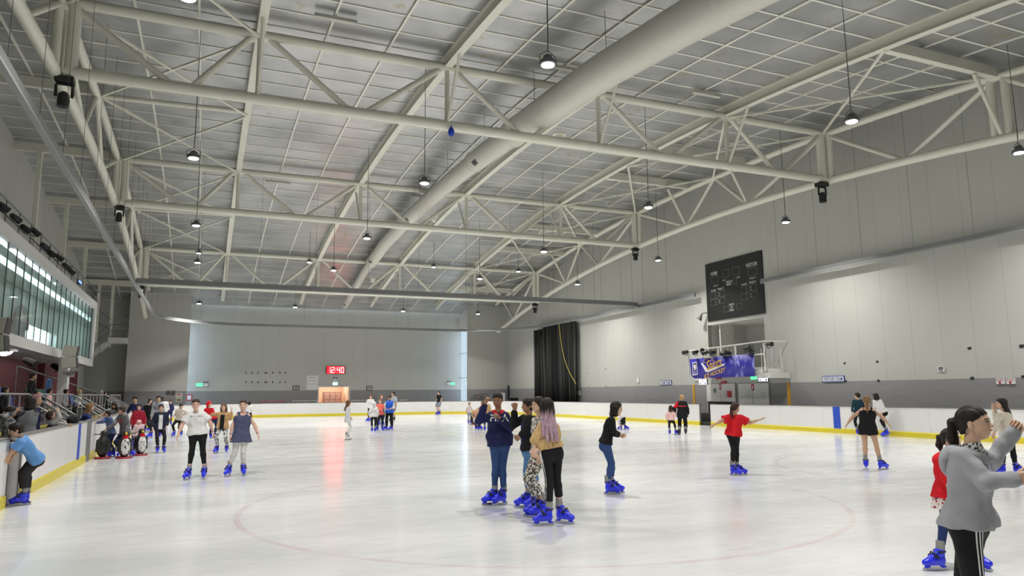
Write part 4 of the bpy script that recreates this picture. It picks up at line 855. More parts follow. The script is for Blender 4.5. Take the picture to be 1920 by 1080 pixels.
# ================================================================ PEOPLE: implicit surfaces
def axis_pts(lo, hi, st, fine, ivs):
    out = [lo]; x = lo
    while x < hi:
        s = fine if any(a <= x+fine and x-fine <= b for a, b in ivs) else st
        x += s; out.append(x)
    return np.array(out, np.float32)
_C = np.array([(i, j, k) for i in (0, 1) for j in (0, 1) for k in (0, 1)])
_E = [(a, b) for a in range(8) for b in range(a+1, 8) if np.abs(_C[a]-_C[b]).sum() == 1]
def nets(F, xs, ys, zs):
    ins = F < 0; cnt = np.zeros(tuple(n-1 for n in F.shape), np.int8)
    for i, j, k in _C: cnt += ins[i:F.shape[0]-1+i, j:F.shape[1]-1+j, k:F.shape[2]-1+k]
    act = (cnt > 0) & (cnt < 8); I = np.argwhere(act)
    if len(I) == 0: return None, None
    idx = -np.ones(cnt.shape, np.int64); idx[act] = np.arange(len(I))
    cf = np.stack([F[I[:, 0]+c[0], I[:, 1]+c[1], I[:, 2]+c[2]] for c in _C], 1)
    cp = np.stack([np.stack([xs[I[:, 0]+c[0]], ys[I[:, 1]+c[1]], zs[I[:, 2]+c[2]]], 1) for c in _C], 1)
    acc = np.zeros((len(I), 3)); n = np.zeros(len(I))
    for a, b in _E:
        m = (cf[:, a] < 0) != (cf[:, b] < 0); t = cf[m, a]/(cf[m, a]-cf[m, b])
        acc[m] += cp[m, a]+(cp[m, b]-cp[m, a])*t[:, None]; n[m] += 1
    P = acc/n[:, None]; Q = []
    for ax in range(3):
        o = [1 if a != ax else 0 for a in range(3)]
        sl = tuple(slice(o[a], F.shape[a]-1) for a in range(3)); sh = tuple(slice(o[a]+(1 if a == ax else 0), F.shape[a]-1+(1 if a == ax else 0)) for a in range(3))
        A, B = ins[sl], ins[sh]; ch = np.argwhere(A != B)
        if len(ch) == 0: continue
        fl = A[ch[:, 0], ch[:, 1], ch[:, 2]]; ch = ch+np.array(o); u, v = [(1, 2), (2, 0), (0, 1)][ax]
        def g(du, dv): q = ch.copy(); q[:, u] -= du; q[:, v] -= dv; return idx[q[:, 0], q[:, 1], q[:, 2]]
        q = np.stack([g(1, 1), g(0, 1), g(0, 0), g(1, 0)], 1); q[~fl] = q[~fl][:, ::-1]; Q.append(q)
    return P, np.concatenate(Q)
class SDF:
    def __init__(s): s.p = []
    def c(s, a, b, ra, rb=None, k=.02, clip=None, sub=False, fl=(0, 0)):   # round cone; fl = flat ends
        s.p.append(('c', np.array(a, float), np.array(b, float), ra, ra if rb is None else rb, k, fl, sub)); return s
    def e(s, c, R, rad, k=.02, sub=False): s.p.append(('e', np.array(c, float), np.array(R, float), np.array(rad, float), k, None, None, sub)); return s
    def plane(s, c, n): s.p.append(('p', np.array(c, float), np.array(n, float)/np.linalg.norm(n))); return s   # keeps the side against n
    def mesh(s, st, fine=None, boxes=(), fn=None):
        los, his = [], []
        for q in s.p:
            if q[0] == 'c' and not q[7]: r = max(q[3], q[4]); los.append(np.minimum(q[1], q[2])-r); his.append(np.maximum(q[1], q[2])+r)
            elif q[0] == 'e' and not q[7]: r = np.abs(q[2].T)@q[3]; los.append(q[1]-r); his.append(q[1]+r)
        lo, hi = np.min(los, 0)-2.5*st, np.max(his, 0)+2.5*st
        ax = [axis_pts(lo[a], hi[a], st, fine or st, [(b[0][a], b[1][a]) for b in boxes]) for a in range(3)]
        F = np.full(tuple(len(a) for a in ax), .3, np.float32)
        for q in s.p:
            if q[0] == 'p':
                d = (ax[0][:, None, None]-q[1][0])*q[2][0]+(ax[1][None, :, None]-q[1][1])*q[2][1]+(ax[2][None, None, :]-q[1][2])*q[2][2]
                F = np.maximum(F, d.astype(np.float32)); continue
            if q[0] == 'c': r = max(q[3], q[4]); l_, h_ = np.minimum(q[1], q[2])-r, np.maximum(q[1], q[2])+r; k = q[5]
            else: r = np.abs(q[2].T)@q[3]; l_, h_ = q[1]-r, q[1]+r; k = q[4]
            mg = k*1.5+2.5*st; ii = [slice(max(0, np.searchsorted(ax[a], l_[a]-mg)-1), np.searchsorted(ax[a], h_[a]+mg)+1) for a in range(3)]
            X, Y, Z = ax[0][ii[0]][:, None, None], ax[1][ii[1]][None, :, None], ax[2][ii[2]][None, None, :]
            if q[0] == 'c':
                a, b = q[1], q[2]; ab = b-a; L2 = max(ab@ab, 1e-9); dx, dy, dz_ = X-a[0], Y-a[1], Z-a[2]
                tr = (dx*ab[0]+dy*ab[1]+dz_*ab[2])/L2; t = np.clip(tr, 0, 1)
                d = np.sqrt((dx-t*ab[0])**2+(dy-t*ab[1])**2+(dz_-t*ab[2])**2)-(q[3]+(q[4]-q[3])*t); L = math.sqrt(L2)
                if q[6][0]: d = np.maximum(d, -tr*L)
                if q[6][1]: d = np.maximum(d, (tr-1)*L)
            else:
                dx, dy, dz_ = X-q[1][0], Y-q[1][1], Z-q[1][2]; M = q[2]
                u = [(dx*M[i][0]+dy*M[i][1]+dz_*M[i][2])/q[3][i] for i in range(3)]
                r0 = np.sqrt(u[0]**2+u[1]**2+u[2]**2)+1e-6; g = np.sqrt((u[0]/q[3][0])**2+(u[1]/q[3][1])**2+(u[2]/q[3][2])**2)+1e-6
                d = r0*(r0-1)/g
            d = d.astype(np.float32); G = F[ii[0], ii[1], ii[2]]
            if q[7]: G = np.maximum(G, -d)
            else:
                h = np.clip(.5+.5*(G-d)/k, 0, 1); G = G*(1-h)+d*h-k*h*(1-h)
            F[ii[0], ii[1], ii[2]] = G
        if fn is not None: F = (F+fn(ax[0][:, None, None], ax[1][None, :, None], ax[2][None, None, :])).astype(np.float32)
        return nets(F, *ax)
    def obj(s, name, m, parent, st, **kw):
        P, Q = s.mesh(st, **kw)
        if P is None: return None
        me = bpy.data.meshes.new(name); me.vertices.add(len(P)); me.vertices.foreach_set('co', P.astype(np.float32).ravel())
        me.loops.add(4*len(Q)); me.loops.foreach_set('vertex_index', Q.astype(np.int32).ravel()); me.polygons.add(len(Q))
        me.polygons.foreach_set('loop_start', np.arange(0, 4*len(Q), 4, dtype=np.int32)); me.polygons.foreach_set('loop_total', np.full(len(Q), 4, dtype=np.int32))
        me.update(); me.validate(); me.polygons.foreach_set('use_smooth', [True]*len(me.polygons)); me.materials.append(m)
        o = bpy.data.objects.new(name, me); COL.objects.link(o)
        if parent is not None: o.parent = parent; o.matrix_parent_inverse = parent_inv(parent)
        return o
def nrm(v): v = np.array(v, float); return v/max(np.linalg.norm(v), 1e-9)
def cloth(name, col, rough=.85, b=.25, bs=14, noise=.10):
    k = 'cloth_'+name
    if k not in MATS: mat(k, col, rough, noise=noise, nscale=9, bump=b, bscale=bs, spec=.25)
    return MATS[k]
def pattern(name, base, spot, scale, thr=.45, kind='vor'):
    k = 'cloth_'+name
    if k in MATS: return MATS[k]
    t = NT(k)
    if kind == 'vor':
        n = t.n('TexVoronoi'); n.inputs['Scale'].default_value = scale; t.l(t.tc.outputs['Object'], n.inputs['Vector']); f = t.math('LESS_THAN', n.outputs['Distance'], thr)
    elif kind == 'leo':
        n = t.n('TexVoronoi'); n.inputs['Scale'].default_value = scale; t.l(t.tc.outputs['Object'], n.inputs['Vector']); f = t.math('MULTIPLY', t.math('GREATER_THAN', n.outputs['Distance'], .22), t.math('LESS_THAN', n.outputs['Distance'], thr))
    else: f = t.math('GREATER_THAN', t.noise(scale, detail=3), thr)
    t.l(t.mix(f, base, spot), t.b.inputs['Base Color']); t.b.inputs['Roughness'].default_value = .8; return t.m
def hairm(name, col, tip=None, zt=None):
    k = 'hair_'+name
    if k in MATS: return MATS[k]
    t = NT(k); n = t.ramp(t.noise(60, sc3=(1, 1, .06), detail=4), .3, .75); c = t.mix(n, tuple(v*.55 for v in col), tuple(min(1, v*1.7) for v in col))
    if tip:
        sep = t.n('SeparateXYZ'); t.l(t.tc.outputs['Object'], sep.inputs[0])
        f = t.ramp(t.math('ADD', sep.outputs[2], t.math('MULTIPLY', t.noise(40, sc3=(1, 1, .05)), .25)), zt[0], zt[1])
        c2 = t.mix(n, tuple(v*.6 for v in tip), tuple(min(1, v*1.4) for v in tip)); c = t.mix(f, c, c2)
    t.l(c, t.b.inputs['Base Color']); t.b.inputs['Roughness'].default_value = .55; t.b.inputs['Specular IOR Level'].default_value = .25
    bp = t.n('Bump'); bp.inputs['Strength'].default_value = .5; bp.inputs['Distance'].default_value = .006
    t.l(t.noise(70, sc3=(1, 1, .05), detail=3), bp.inputs['Height']); t.l(bp.outputs[0], t.b.inputs['Normal']); return t.m
def skinm(name, col):
    k = 'skin_'+name
    if k in MATS: return MATS[k]
    t = NT(k); t.l(t.mix(t.noise(18), tuple(v*.9 for v in col), tuple(min(1, v*1.08) for v in col)), t.b.inputs['Base Color']); t.b.inputs['Roughness'].default_value = .5
    t.b.inputs['Subsurface Weight'].default_value = .12; t.b.inputs['Subsurface Radius'].default_value = (.012, .005, .003); return t.m
SK = {'fair': skinm('fair', (.72, .46, .36)), 'tan': skinm('tan', (.56, .34, .23)), 'asia': skinm('asian', (.66, .43, .30)), 'brown': skinm('brown', (.33, .17, .10)), 'dark': skinm('dark', (.10, .05, .035))}
eye_w = mat('eye_white', (.75, .73, .70), .2); eye_d = mat('eye_dark', (.02, .012, .008), .15); lipm = mat('lips_rose', (.45, .16, .14), .4)
HC = {'black': hairm('black', (.018, .013, .011)), 'dkbrown': hairm('dark_brown', (.045, .024, .015)), 'brown': hairm('brown', (.12, .06, .03)), 'blond': hairm('blond', (.42, .28, .12)), 'lightbrown': hairm('light_brown', (.20, .11, .05))}
# ---- rental skate template
skb = mat('skate_blue_plastic', (.018, .03, .78), .28, coat=.3); skg = mat('skate_liner_grey', (.27, .27, .26), .8); skk = mat('skate_black_strap', (.015, .015, .016), .5); sks = mat('skate_blade_steel', (.5, .51, .52), .25, metal=.9)
def make_skate(st, shellm, nm):
    r = bpy.data.objects.new(nm, None)
    s = SDF(); s.c((0, .125, .092), (0, .03, .118), .036, .05, .03); s.c((0, .03, .115), (0, -.07, .115), .047, .05, .03); s.c((0, .105, .082), (0, -.07, .085), .038, .042, .02)
    s.c((0, -.055, .13), (0, -.075, .235), .051, .052, .03, fl=(0, 1)); s.c((0, .04, .14), (0, -.05, .2), .032, .045, .03); s.plane((0, 0, .062), (0, 0, -1))
    s.c((0, .115, .075), (0, .10, .034), .02, .013, .012); s.c((0, -.075, .075), (0, -.095, .034), .024, .013, .012); s.c((0, .13, .04), (0, .07, .045), .011, .011, .01); s.c((0, -.065, .045), (0, -.125, .04), .011, .011, .01)
    s2 = SDF(); s2.p = [q for q in s.p if q[0] != 'p']; pl = [q for q in s.p if q[0] == 'p']; i = s.p.index(pl[0]); s2.p = s.p[:i]+pl+s.p[i+1:]
    P, Q = s2.mesh(st)
    me = bpy.data.meshes.new(nm); me.from_pydata(P.tolist(), [], Q.tolist()); me.polygons.foreach_set('use_smooth', [True]*len(me.polygons)); me.materials.append(shellm)
    shell = me
    ln = MB(); ln.tube([(0, -.072, .21), (0, -.080, .275), (0, -.082, .335)], [.050, .049, .047], 14); ml = ln
    bl = MB(); pr = [(-.15, .028), (-.155, .008), (-.13, 0), (.11, 0), (.15, .008), (.165, .03), (.15, .036), (-.14, .036)]
    bl.add([(.0022, y, z) for y, z in pr]+[(-.0022, y, z) for y, z in pr], [tuple(range(8)), tuple(range(8, 16))[::-1]]+[(i, (i+1) % 8, 8+(i+1) % 8, 8+i) for i in range(8)])
    sp_ = MB()
    for (y, z, rr, tl) in ((-.068, .215, .058, 0), (-.0, .165, .058, .9)):
        pts_ = [(rr*math.cos(a), y+rr*math.sin(a)*math.cos(tl), z+rr*math.sin(a)*math.sin(tl)) for a in np.linspace(0, 2*math.pi, 15)]; sp_.tube(pts_, .009, 5)
        sp_.box(.045, .066, y+.0, y+.04, z-.012, z+.012).box(-.066, -.045, y, y+.04, z-.012, z+.012)
    out = []
    for nm2, mb_, m_ in (('liner', ml, skg), ('blade', bl, sks), ('strap', sp_, skk)):
        o = mb_.build(nm2, m_, None, nm2 != 'blade'); out.append((nm2, o.data)); bpy.data.objects.remove(o)
    return shell, out
SKATES = {'hi': make_skate(.007, skb, 'skate'), 'lo': make_skate(.013, skb, 'skate')}
whs = mat('skate_white_leather', (.75, .75, .74), .4); bks = mat('skate_black_leather', (.03, .03, .035), .4)
SKATES['white'] = make_skate(.011, whs, 'skate'); SKATES['black'] = make_skate(.011, bks, 'skate')

def ik(a, c, l1, l2, pole):
    a, c = np.array(a, float), np.array(c, float); d = c-a; D = np.linalg.norm(d)
    if D >= (l1+l2)*.999: return a+d*l1/(l1+l2)
    u = d/D; x = (l1*l1-l2*l2+D*D)/(2*D); h = math.sqrt(max(l1*l1-x*x, 0)); p = np.array(pole, float); p = p-(p@u)*u; return a+u*x+nrm(p)*h
class Fig: pass
def person(label, feet, top, face=0, J={}, h=None, look=None, tilt=0, skin='asia', hair=('short', 'black'), topc=None, botc=None, g=1., hs=1.09, toes=None, group=None, skate='auto', hands=('relax', 'relax'), st=None, hidden_feet=False, seat=None, lean=0, extra=None, cat='person', nolegs=False, base=None, twist=0, footL=None):
    B = on(feet[0], feet[1], 2, 0.0) if base is None else np.array(base, float); zg = B[2]
    t = CO-B; t[2] = 0; dist = np.linalg.norm(t); t = t/dist; e = np.array([-t[1], t[0], 0]); z = np.array([0, 0, 1.])
    def at(p):
        x, y = p[0], p[1]; d = p[2] if len(p) > 2 else 0
        r = ray(x, y); s_ = ((B+t*d-CO)@t)/(r@t); return CO+r*s_
    def dirv(a): a = math.radians(a); return t*math.cos(a)+e*math.sin(a)
    f = dirv(face); l = e*math.cos(math.radians(face))-t*math.sin(math.radians(face))
    if h is None:
        zt_ = at((feet[0], top))[2]-zg; h = zt_/1.047
    s = h/1.6; F = Fig(); F.f, F.l, F.t, F.e, F.z, F.h, F.at, F.B = f, l, t, e, z, h, at, B
    lw = t@(CO-B)
    if st is None: st = .0075 if dist < 13 else (.009 if dist < 17 else (.013 if dist < 30 else .02))
    fine = .0042 if dist < 8 else (.0055 if dist < 13 else (.0065 if dist < 17 else st))
    def P_(a, b, c): return B+f*a*h+l*b*h+z*c*h
    lift = .047
    jn = {}
    hipc = at(J['hip']) if 'hip' in J else (P_(0, 0, .52+lift-.02) if not seat else B+z*seat)
    shc = at(J['sh'])-z*.011*h if 'sh' in J else hipc+(z*math.cos(math.radians(lean))+f*math.sin(math.radians(lean)))*.295*h
    up = nrm(shc-hipc)
    lt = e*math.cos(math.radians(face+twist))-t*math.sin(math.radians(face+twist)); ft = dirv(face+twist)
    for sd, sg in (('L', 1), ('R', -1)):
        jn['hip'+sd] = hipc+l*sg*.052*h*g**.5
        jn['sh'+sd] = (at(J['sh'+sd])-lt*sg*.030*h-z*.020*h) if 'sh'+sd in J else shc+lt*sg*.090*h-z*.006*h
        jn['an'+sd] = at(J['an'+sd]) if 'an'+sd in J else (P_(.0, sg*.06, .125) if not seat else B+f*.27*h+l*sg*.06*h+z*.09)
        kn = J.get('kn'+sd); jn['kn'+sd] = at(kn) if kn else ik(jn['hip'+sd], jn['an'+sd], .235*h, .225*h, f+l*sg*.15)
        wa = J.get('wa'+sd); el = J.get('el'+sd)
        if wa is None: jn['wa'+sd] = jn['sh'+sd]+lt*sg*.055*h+ft*.03*h-z*.285*h
        else: jn['wa'+sd] = at(wa)
        jn['el'+sd] = at(el) if el else ik(jn['sh'+sd], jn['wa'+sd], .16*h, .145*h, -z*.8-ft*.5+lt*sg*.5)
    if 'shL' in J and 'shR' in J: shc = (jn['shL']+jn['shR'])/2; up = nrm(shc-hipc)
    HH = .135*h*hs
    lf = dirv(look if look is not None else face+twist); ta = math.radians(tilt); hf = nrm(lf*math.cos(ta)-z*math.sin(ta)); hl = nrm(np.cross(z, hf)); hu = np.cross(hf, hl)
    nb = shc+up*.025*h
    hc = at(J['head']) if 'head' in J else shc+up*.035*h+z*.085*h+ft*.015*h+z*(HH-.135*h)*.4
    F.j, F.HH, F.hf, F.hl, F.hu, F.hc, F.shc, F.hipc, F.up, F.ft, F.lt, F.st = jn, HH, hf, hl, hu, hc, shc, hipc, up, ft, lt, st
    root = empty('person', tuple(B), label, cat, group); F.root = root
    sp_ = lambda u: hipc+(shc-hipc)*u
    gw = g
    def torso(S_, m, low=True, kk=.014):
        for u in np.linspace(-.08, .90, 11):
            hw = float(np.interp(u, [-.08, .08, .42, .74, .90], [.046, .043, .033, .047, .052]))*h*gw; rr = float(np.interp(u, [-.08, .08, .42, .74, .90], [.058, .060, .047, .055, .047]))*h*gw**.7
            L_ = l*(1-u)+lt*u; L_ = L_/np.linalg.norm(L_); S_.c(sp_(u)+L_*hw, sp_(u)-L_*hw, rr+m, k=kk if u > -.05 else .02)
        a, b = jn['shL'], jn['shR']
        S_.c(a-up*.008*h, b-up*.008*h, .028*h+m*.8, k=.022)
        for q_ in (a, b): S_.c(nb-up*.012*h, q_+up*.0*h, .025*h+m*.3, .028*h+m*.6, k=.018)
    F.torso = torso
    # body
    S_ = SDF(); torso(S_, 0)
    S_.c(nb-up*.02*h, hc-hu*.28*HH-hf*.10*HH, .031*h, .029*h*hs**.5, k=.015)
    R = [hf, hl, hu]
    S_.e(hc+hu*.13*HH-hf*.05*HH, R, np.array((.42, .345, .375))*HH, .02)
    S_.e(hc-hu*.10*HH+hf*.10*HH, R, np.array((.285, .275, .37))*HH, .02)
    S_.e(hc-hu*.34*HH+hf*.20*HH, R, np.array((.12, .16, .10))*HH, .02)
    if dist < 20:
        S_.e(hc-hu*.20*HH+hf*.13*HH, R, np.array((.22, .27, .16))*HH, .02)
        S_.c(hc+hf*.345*HH+hu*.05*HH, hc+hf*.43*HH-hu*.09*HH, .028*HH, .052*HH, .008)
        for sg in (1, -1): S_.e(hc+hf*.39*HH-hu*.105*HH+hl*sg*.045*HH, R, np.array((.035, .035, .03))*HH, .006)
        S_.e(hc+hf*.345*HH-hu*.215*HH, R, np.array((.05, .095, .045))*HH, .008)
        S_.e(hc+hf*.30*HH+hu*.10*HH, R, np.array((.07, .22, .05))*HH, .015)
    for sg in (1, -1): S_.e(hc-hu*.04*HH+hl*sg*.345*HH-hf*.03*HH, R, np.array((.075, .036, .115))*HH, .006)
    boxes = []
    if dist < 20: boxes.append((hc-.62*HH, hc+.62*HH))
    for sd, sg in (('L', 1), ('R', -1)):
        a, el, wa = jn['sh'+sd], jn['el'+sd], jn['wa'+sd]
        S_.c(a, el, .028*h*gw**.5, .0225*h*gw**.5, .02); S_.c(el, el+(wa-el)*.3, .0235*h, .025*h*gw**.5, .02); S_.c(el+(wa-el)*.3, wa, .025*h, .0155*h, .02)
        if not nolegs:
            k_, an = jn['kn'+sd], jn['an'+sd]; hp = jn['hip'+sd]
            S_.c(hp, k_, .050*h*gw, .029*h*gw**.5, .03); S_.c(k_, k_+(an-k_)*.35-nrm(np.cross(np.cross(an-k_, f), an-k_))*0, .029*h*gw**.5, .032*h*gw**.5, .03); S_.c(k_+(an-k_)*.35, an, .032*h*gw**.5, .022*h, .02)
        # hand
        pose = hands[0 if sd == 'L' else 1]
        if pose and not (dist > 45):
            d = nrm(wa-el); w = ft if abs(d@ft) < .8 else z; w = nrm(w-(w@d)*d); n_ = np.cross(d, w)
            if n_@(-lt*sg) < 0: n_ = -n_
            if pose == 'fist_in': pass
            c1, c2, spd = {'relax': (22, 35, 4), 'fist': (75, 95, 1), 'spread': (8, 12, 11), 'grip': (55, 70, 3), 'flat': (5, 8, 3)}[pose]
            q = h; base_ = wa+d*.006*q
            for i in range(4):
                off = (i-1.5); kn = base_+d*(.056-abs(off-.3)*.0025)*q-w*off*.0135*q
                S_.c(base_-w*off*.008*q, kn, .0105*q, .0082*q, .008)
                fd = nrm(d-w*off*math.tan(math.radians(spd))); L1 = (.024, .027, .025, .019)[i]*q; L2 = (.022, .025, .023, .018)[i]*q
                a1, a2 = math.radians(c1+i*2), math.radians(c1+c2+i*2)
                m1 = kn+(fd*math.cos(a1)+n_*math.sin(a1))*L1; m2 = m1+(fd*math.cos(a2)+n_*math.sin(a2))*L2
                S_.c(kn, m1, .0062*q, .0055*q, .003); S_.c(m1, m2, .0055*q, .0046*q, .003)
            tb = base_+w*.012*q+d*.012*q; td = nrm(d*.75+w*.65+n_*.25); t1 = tb+td*.027*q; t2 = t1+nrm(td*.6+d*.5+n_*(.6 if pose != 'spread' else .1))*.022*q
            S_.c(tb, t1, .0095*q, .0068*q, .006); S_.c(t1, t2, .0066*q, .0052*q, .003)
            if dist < 17: c_ = wa+d*.05*q; boxes.append((c_-.075*q-.0, c_+.075*q))
    body = S_.obj('body', SK[skin], root, st, fine=fine, boxes=boxes); F.body = body
    bv = BVHTree.FromObject(body, bpy.context.evaluated_depsgraph_get()) if dist < 30 else None
    # eyes, brows, lips
    if bv and (hf@t > -.35):
        def hit(o_, dr):
            q = bv.ray_cast(Vector(o_)-body.matrix_world.translation if False else Vector(o_), Vector(dr)); return q[0]
        for sg in (1, -1):
            o_ = hc+hf*.6*HH+hl*sg*.135*HH+hu*.03*HH; q = hit(o_, -hf)
            if q is None: continue
            q = np.array(q); mb = MB(); n_ = nrm(hf+hl*sg*.35)
            up_ = nrm(hu-(hu@n_)*n_); rt_ = np.cross(n_, up_)
            def lens_(c, rx, ry, dpt, m=12): return [c+rt_*rx*math.cos(2*math.pi*i/m)+up_*ry*math.sin(2*math.pi*i/m)*(1-.35*abs(math.cos(2*math.pi*i/m))) for i in range(m)]
            rim = lens_(q+n_*.001, .062*HH, .026*HH, 0); mb.add(rim+[q+n_*.014*HH+n_*.002], [(i, (i+1) % 12, 12) for i in range(12)]); eo = mb.build('eye', eye_w, root, True)
            mb = MB(); rim = [q+n_*(.010*HH+.0025)+rt_*.024*HH*math.cos(2*math.pi*i/10)+up_*.024*HH*math.sin(2*math.pi*i/10) for i in range(10)]; mb.add(rim+[q+n_*(.016*HH+.003)], [(i, (i+1) % 10, 10) for i in range(10)]); mb.build('iris', eye_d, eo)
            mb = MB(); pts_ = [q+n_*.004+rt_*.072*HH*math.cos(a)+up_*(.028*HH*math.sin(a)) for a in np.linspace(.1, math.pi-.1, 8)]; mb.tube(pts_, .0075*HH, 5); mb.build('eyelash', eye_d, eo)
            ps = []
            for u in np.linspace(-1, 1, 6):
                q2 = hit(hc+hf*.7*HH+hl*(sg*.14+u*.075)*HH+hu*(.135-.018*u*u)*HH, -hf)
                if q2 is not None: ps.append(np.array(q2)+hf*.001)
            if len(ps) > 3: MB().tube(ps, .012*HH, 5).build('eyebrow', HC['black'] if hair[1] in ('black', 'dkbrown') or not isinstance(hair[1], str) else HC['brown'], root)
        ps = [hit(hc+hf*.7*HH+hl*u*HH-hu*(.218)*HH, -hf) for u in np.linspace(-.085, .085, 7)]; ps = [np.array(p)+hf*.001 for p in ps if p is not None]
        if len(ps) > 4: MB().tube(ps, [.008*HH+.012*HH*math.sin(math.pi*i/(len(ps)-1)) for i in range(len(ps))], 6).build('lips', lipm, root, True)
    # hair
    hk, hcol = hair[0], hair[1]; hm = HC[hcol] if isinstance(hcol, str) else hcol
    if hk:
        S_ = SDF(); big = {'beanie': .05, 'hood': .17, 'hijab': .07, 'pony': .022, 'bun': .025}.get(hk, .045)
        S_.e(hc+hu*.145*HH-hf*.07*HH, R, np.array((.43+big, .348+big*.8, .385+big))*HH, .015)
        if hk in ('hood', 'hijab'): S_.e(hc-hu*.15*HH-hf*.08*HH, R, np.array((.40+big*.6, .33+big, .45))*HH, .02); S_.c(hc-hu*.4*HH-hf*.1*HH, nb+up*.0*h, .052*h, .075*h, .02)
        elif hk != 'beanie': S_.e(hc-hu*.10*HH-hf*.20*HH, R, np.array((.27, .345 if hk not in ('pony', 'bun') else .315, .36))*HH, .015)
        # open face
        S_.plane(hc+hf*.38*HH+hu*(.30 if hk not in ('hood', 'hijab') else .42)*HH if hk != 'beanie' else hc+hu*.12*HH, nrm(hf*.82-hu*.57 if hk not in ('pony', 'bun') else hf*.62-hu*.78) if hk != 'beanie' else -hu)
        i_pl = len(S_.p)
        if hk == 'short': S_.plane(hc-hu*.30*HH, -hu)
        dn = -z*.92-ft*.08
        if hk in ('long', 'longest'):
            Ln = (hair[2] if len(hair) > 2 else 1.6)*HH
            for a in (-80, -48, -16, 16, 48, 80):
                ar = math.radians(a); p0 = hc+hu*.08*HH-hf*math.cos(ar)*.36*HH+hl*math.sin(ar)*.345*HH; p1 = p0-hu*.35*HH-hf*.02*HH
                p2 = p0+(dn+nrm(p1-hc)*(.09 if hk == 'longest' else .05))*Ln*(.96 if abs(a) < 50 else .85)-ft*.03*h; pm = (p1+p2)/2-ft*.0*h
                S_.c(p0, p1, .10*HH, .12*HH, .03); S_.c(p1, pm, .12*HH, .115*HH, .03); S_.c(pm, p2, .12*HH, .08*HH, .025)
            S_.c(hc-hf*.25*HH-hu*.3*HH+hl*.15*HH, hc-hf*.28*HH+dn*Ln*.6+hl*.1*HH, .15*HH, .12*HH, .03); S_.c(hc-hf*.25*HH-hu*.3*HH-hl*.15*HH, hc-hf*.28*HH+dn*Ln*.6-hl*.1*HH, .15*HH, .12*HH, .03)
        if hk == 'bob':
            for a in (-95, -60, -30, 0, 30, 60, 95): ar = math.radians(a); p0 = hc+hu*.05*HH-hf*math.cos(ar)*.34*HH+hl*math.sin(ar)*.35*HH; S_.c(p0, p0-hu*.55*HH-hf*.03*HH+nrm(p0-hc)*.05*HH, .11*HH, .13*HH, .03)
        if hk == 'pony':
            Ln = (hair[2] if len(hair) > 2 else 1.0)*HH; p0 = hc+hu*.10*HH-hf*.46*HH; p1 = p0-hf*.16*HH-hu*.04*HH; p2 = p1-z*Ln*.5-hf*.03*HH; p3 = p1-z*Ln-hf*.02*HH+ft*.02*h
            S_.c(p0, p1, .08*HH, .11*HH, .02); S_.c(p1, p2, .11*HH, .15*HH, .02); S_.c(p2, p3, .15*HH, .05*HH, .02)
        if hk == 'bun': S_.e(hc+hu*.45*HH-hf*.25*HH, R, np.array((.17, .17, .15))*HH, .015)
        amp = .0022*HH/.2
        fn = (lambda X, Y, Z: amp*.9*np.sin(((X-hc[0])*hl[0]+(Y-hc[1])*hl[1]+(Z-hc[2])*hl[2]*.3)*230)*(1+0*Z)) if dist < 17 and hk not in ('beanie', 'hood', 'hijab') else None
        hb = [(hc-.6*HH-.2*h*(hk in ('long', 'longest')), hc+.6*HH)] if dist < 13 else []
        F.hair = S_.obj({'beanie': 'beanie', 'hood': 'hood', 'hijab': 'headscarf'}.get(hk, 'hair'), hm, root, st*.9, fn=fn, fine=fine, boxes=hb)
    # skates
    if not hidden_feet and not nolegs:
        kind = skate if skate != 'auto' else ('hi' if dist < 16 else 'lo')
        if kind:
            shell, parts = SKATES[kind]
            ss = max(.8, s)
            for sd, sg in (('L', 1), ('R', -1)):
                an = jn['an'+sd]; td = (toes or {}).get(sd, face+sg*6); fy = dirv(td); pitch_ = (toes or {}).get('p'+sd, 0); pr_ = math.radians(pitch_)
                fy2 = nrm(fy*math.cos(pr_)-z*math.sin(pr_)); fx = np.cross(fy, z); fz = np.cross(fx, fy2)
                M = Matrix(((fx[0]*ss, fy2[0]*ss, fz[0]*ss, 0), (fx[1]*ss, fy2[1]*ss, fz[1]*ss, 0), (fx[2]*ss, fy2[2]*ss, fz[2]*ss, 0), (0, 0, 0, 1)))
                org = an-(fy2*(-.072)+fz*.20)*ss
                if abs(org[2]-zg) < .2*ss and not pitch_: org[2] = zg+.001
                M.translation = Vector(org)
                so = bpy.data.objects.new('skate', shell); COL.objects.link(so); so.parent = root; so.matrix_parent_inverse = parent_inv(root); so.matrix_basis = M
                for nm2, me2 in parts:
                    c = bpy.data.objects.new(nm2, me2); COL.objects.link(c); c.parent = so
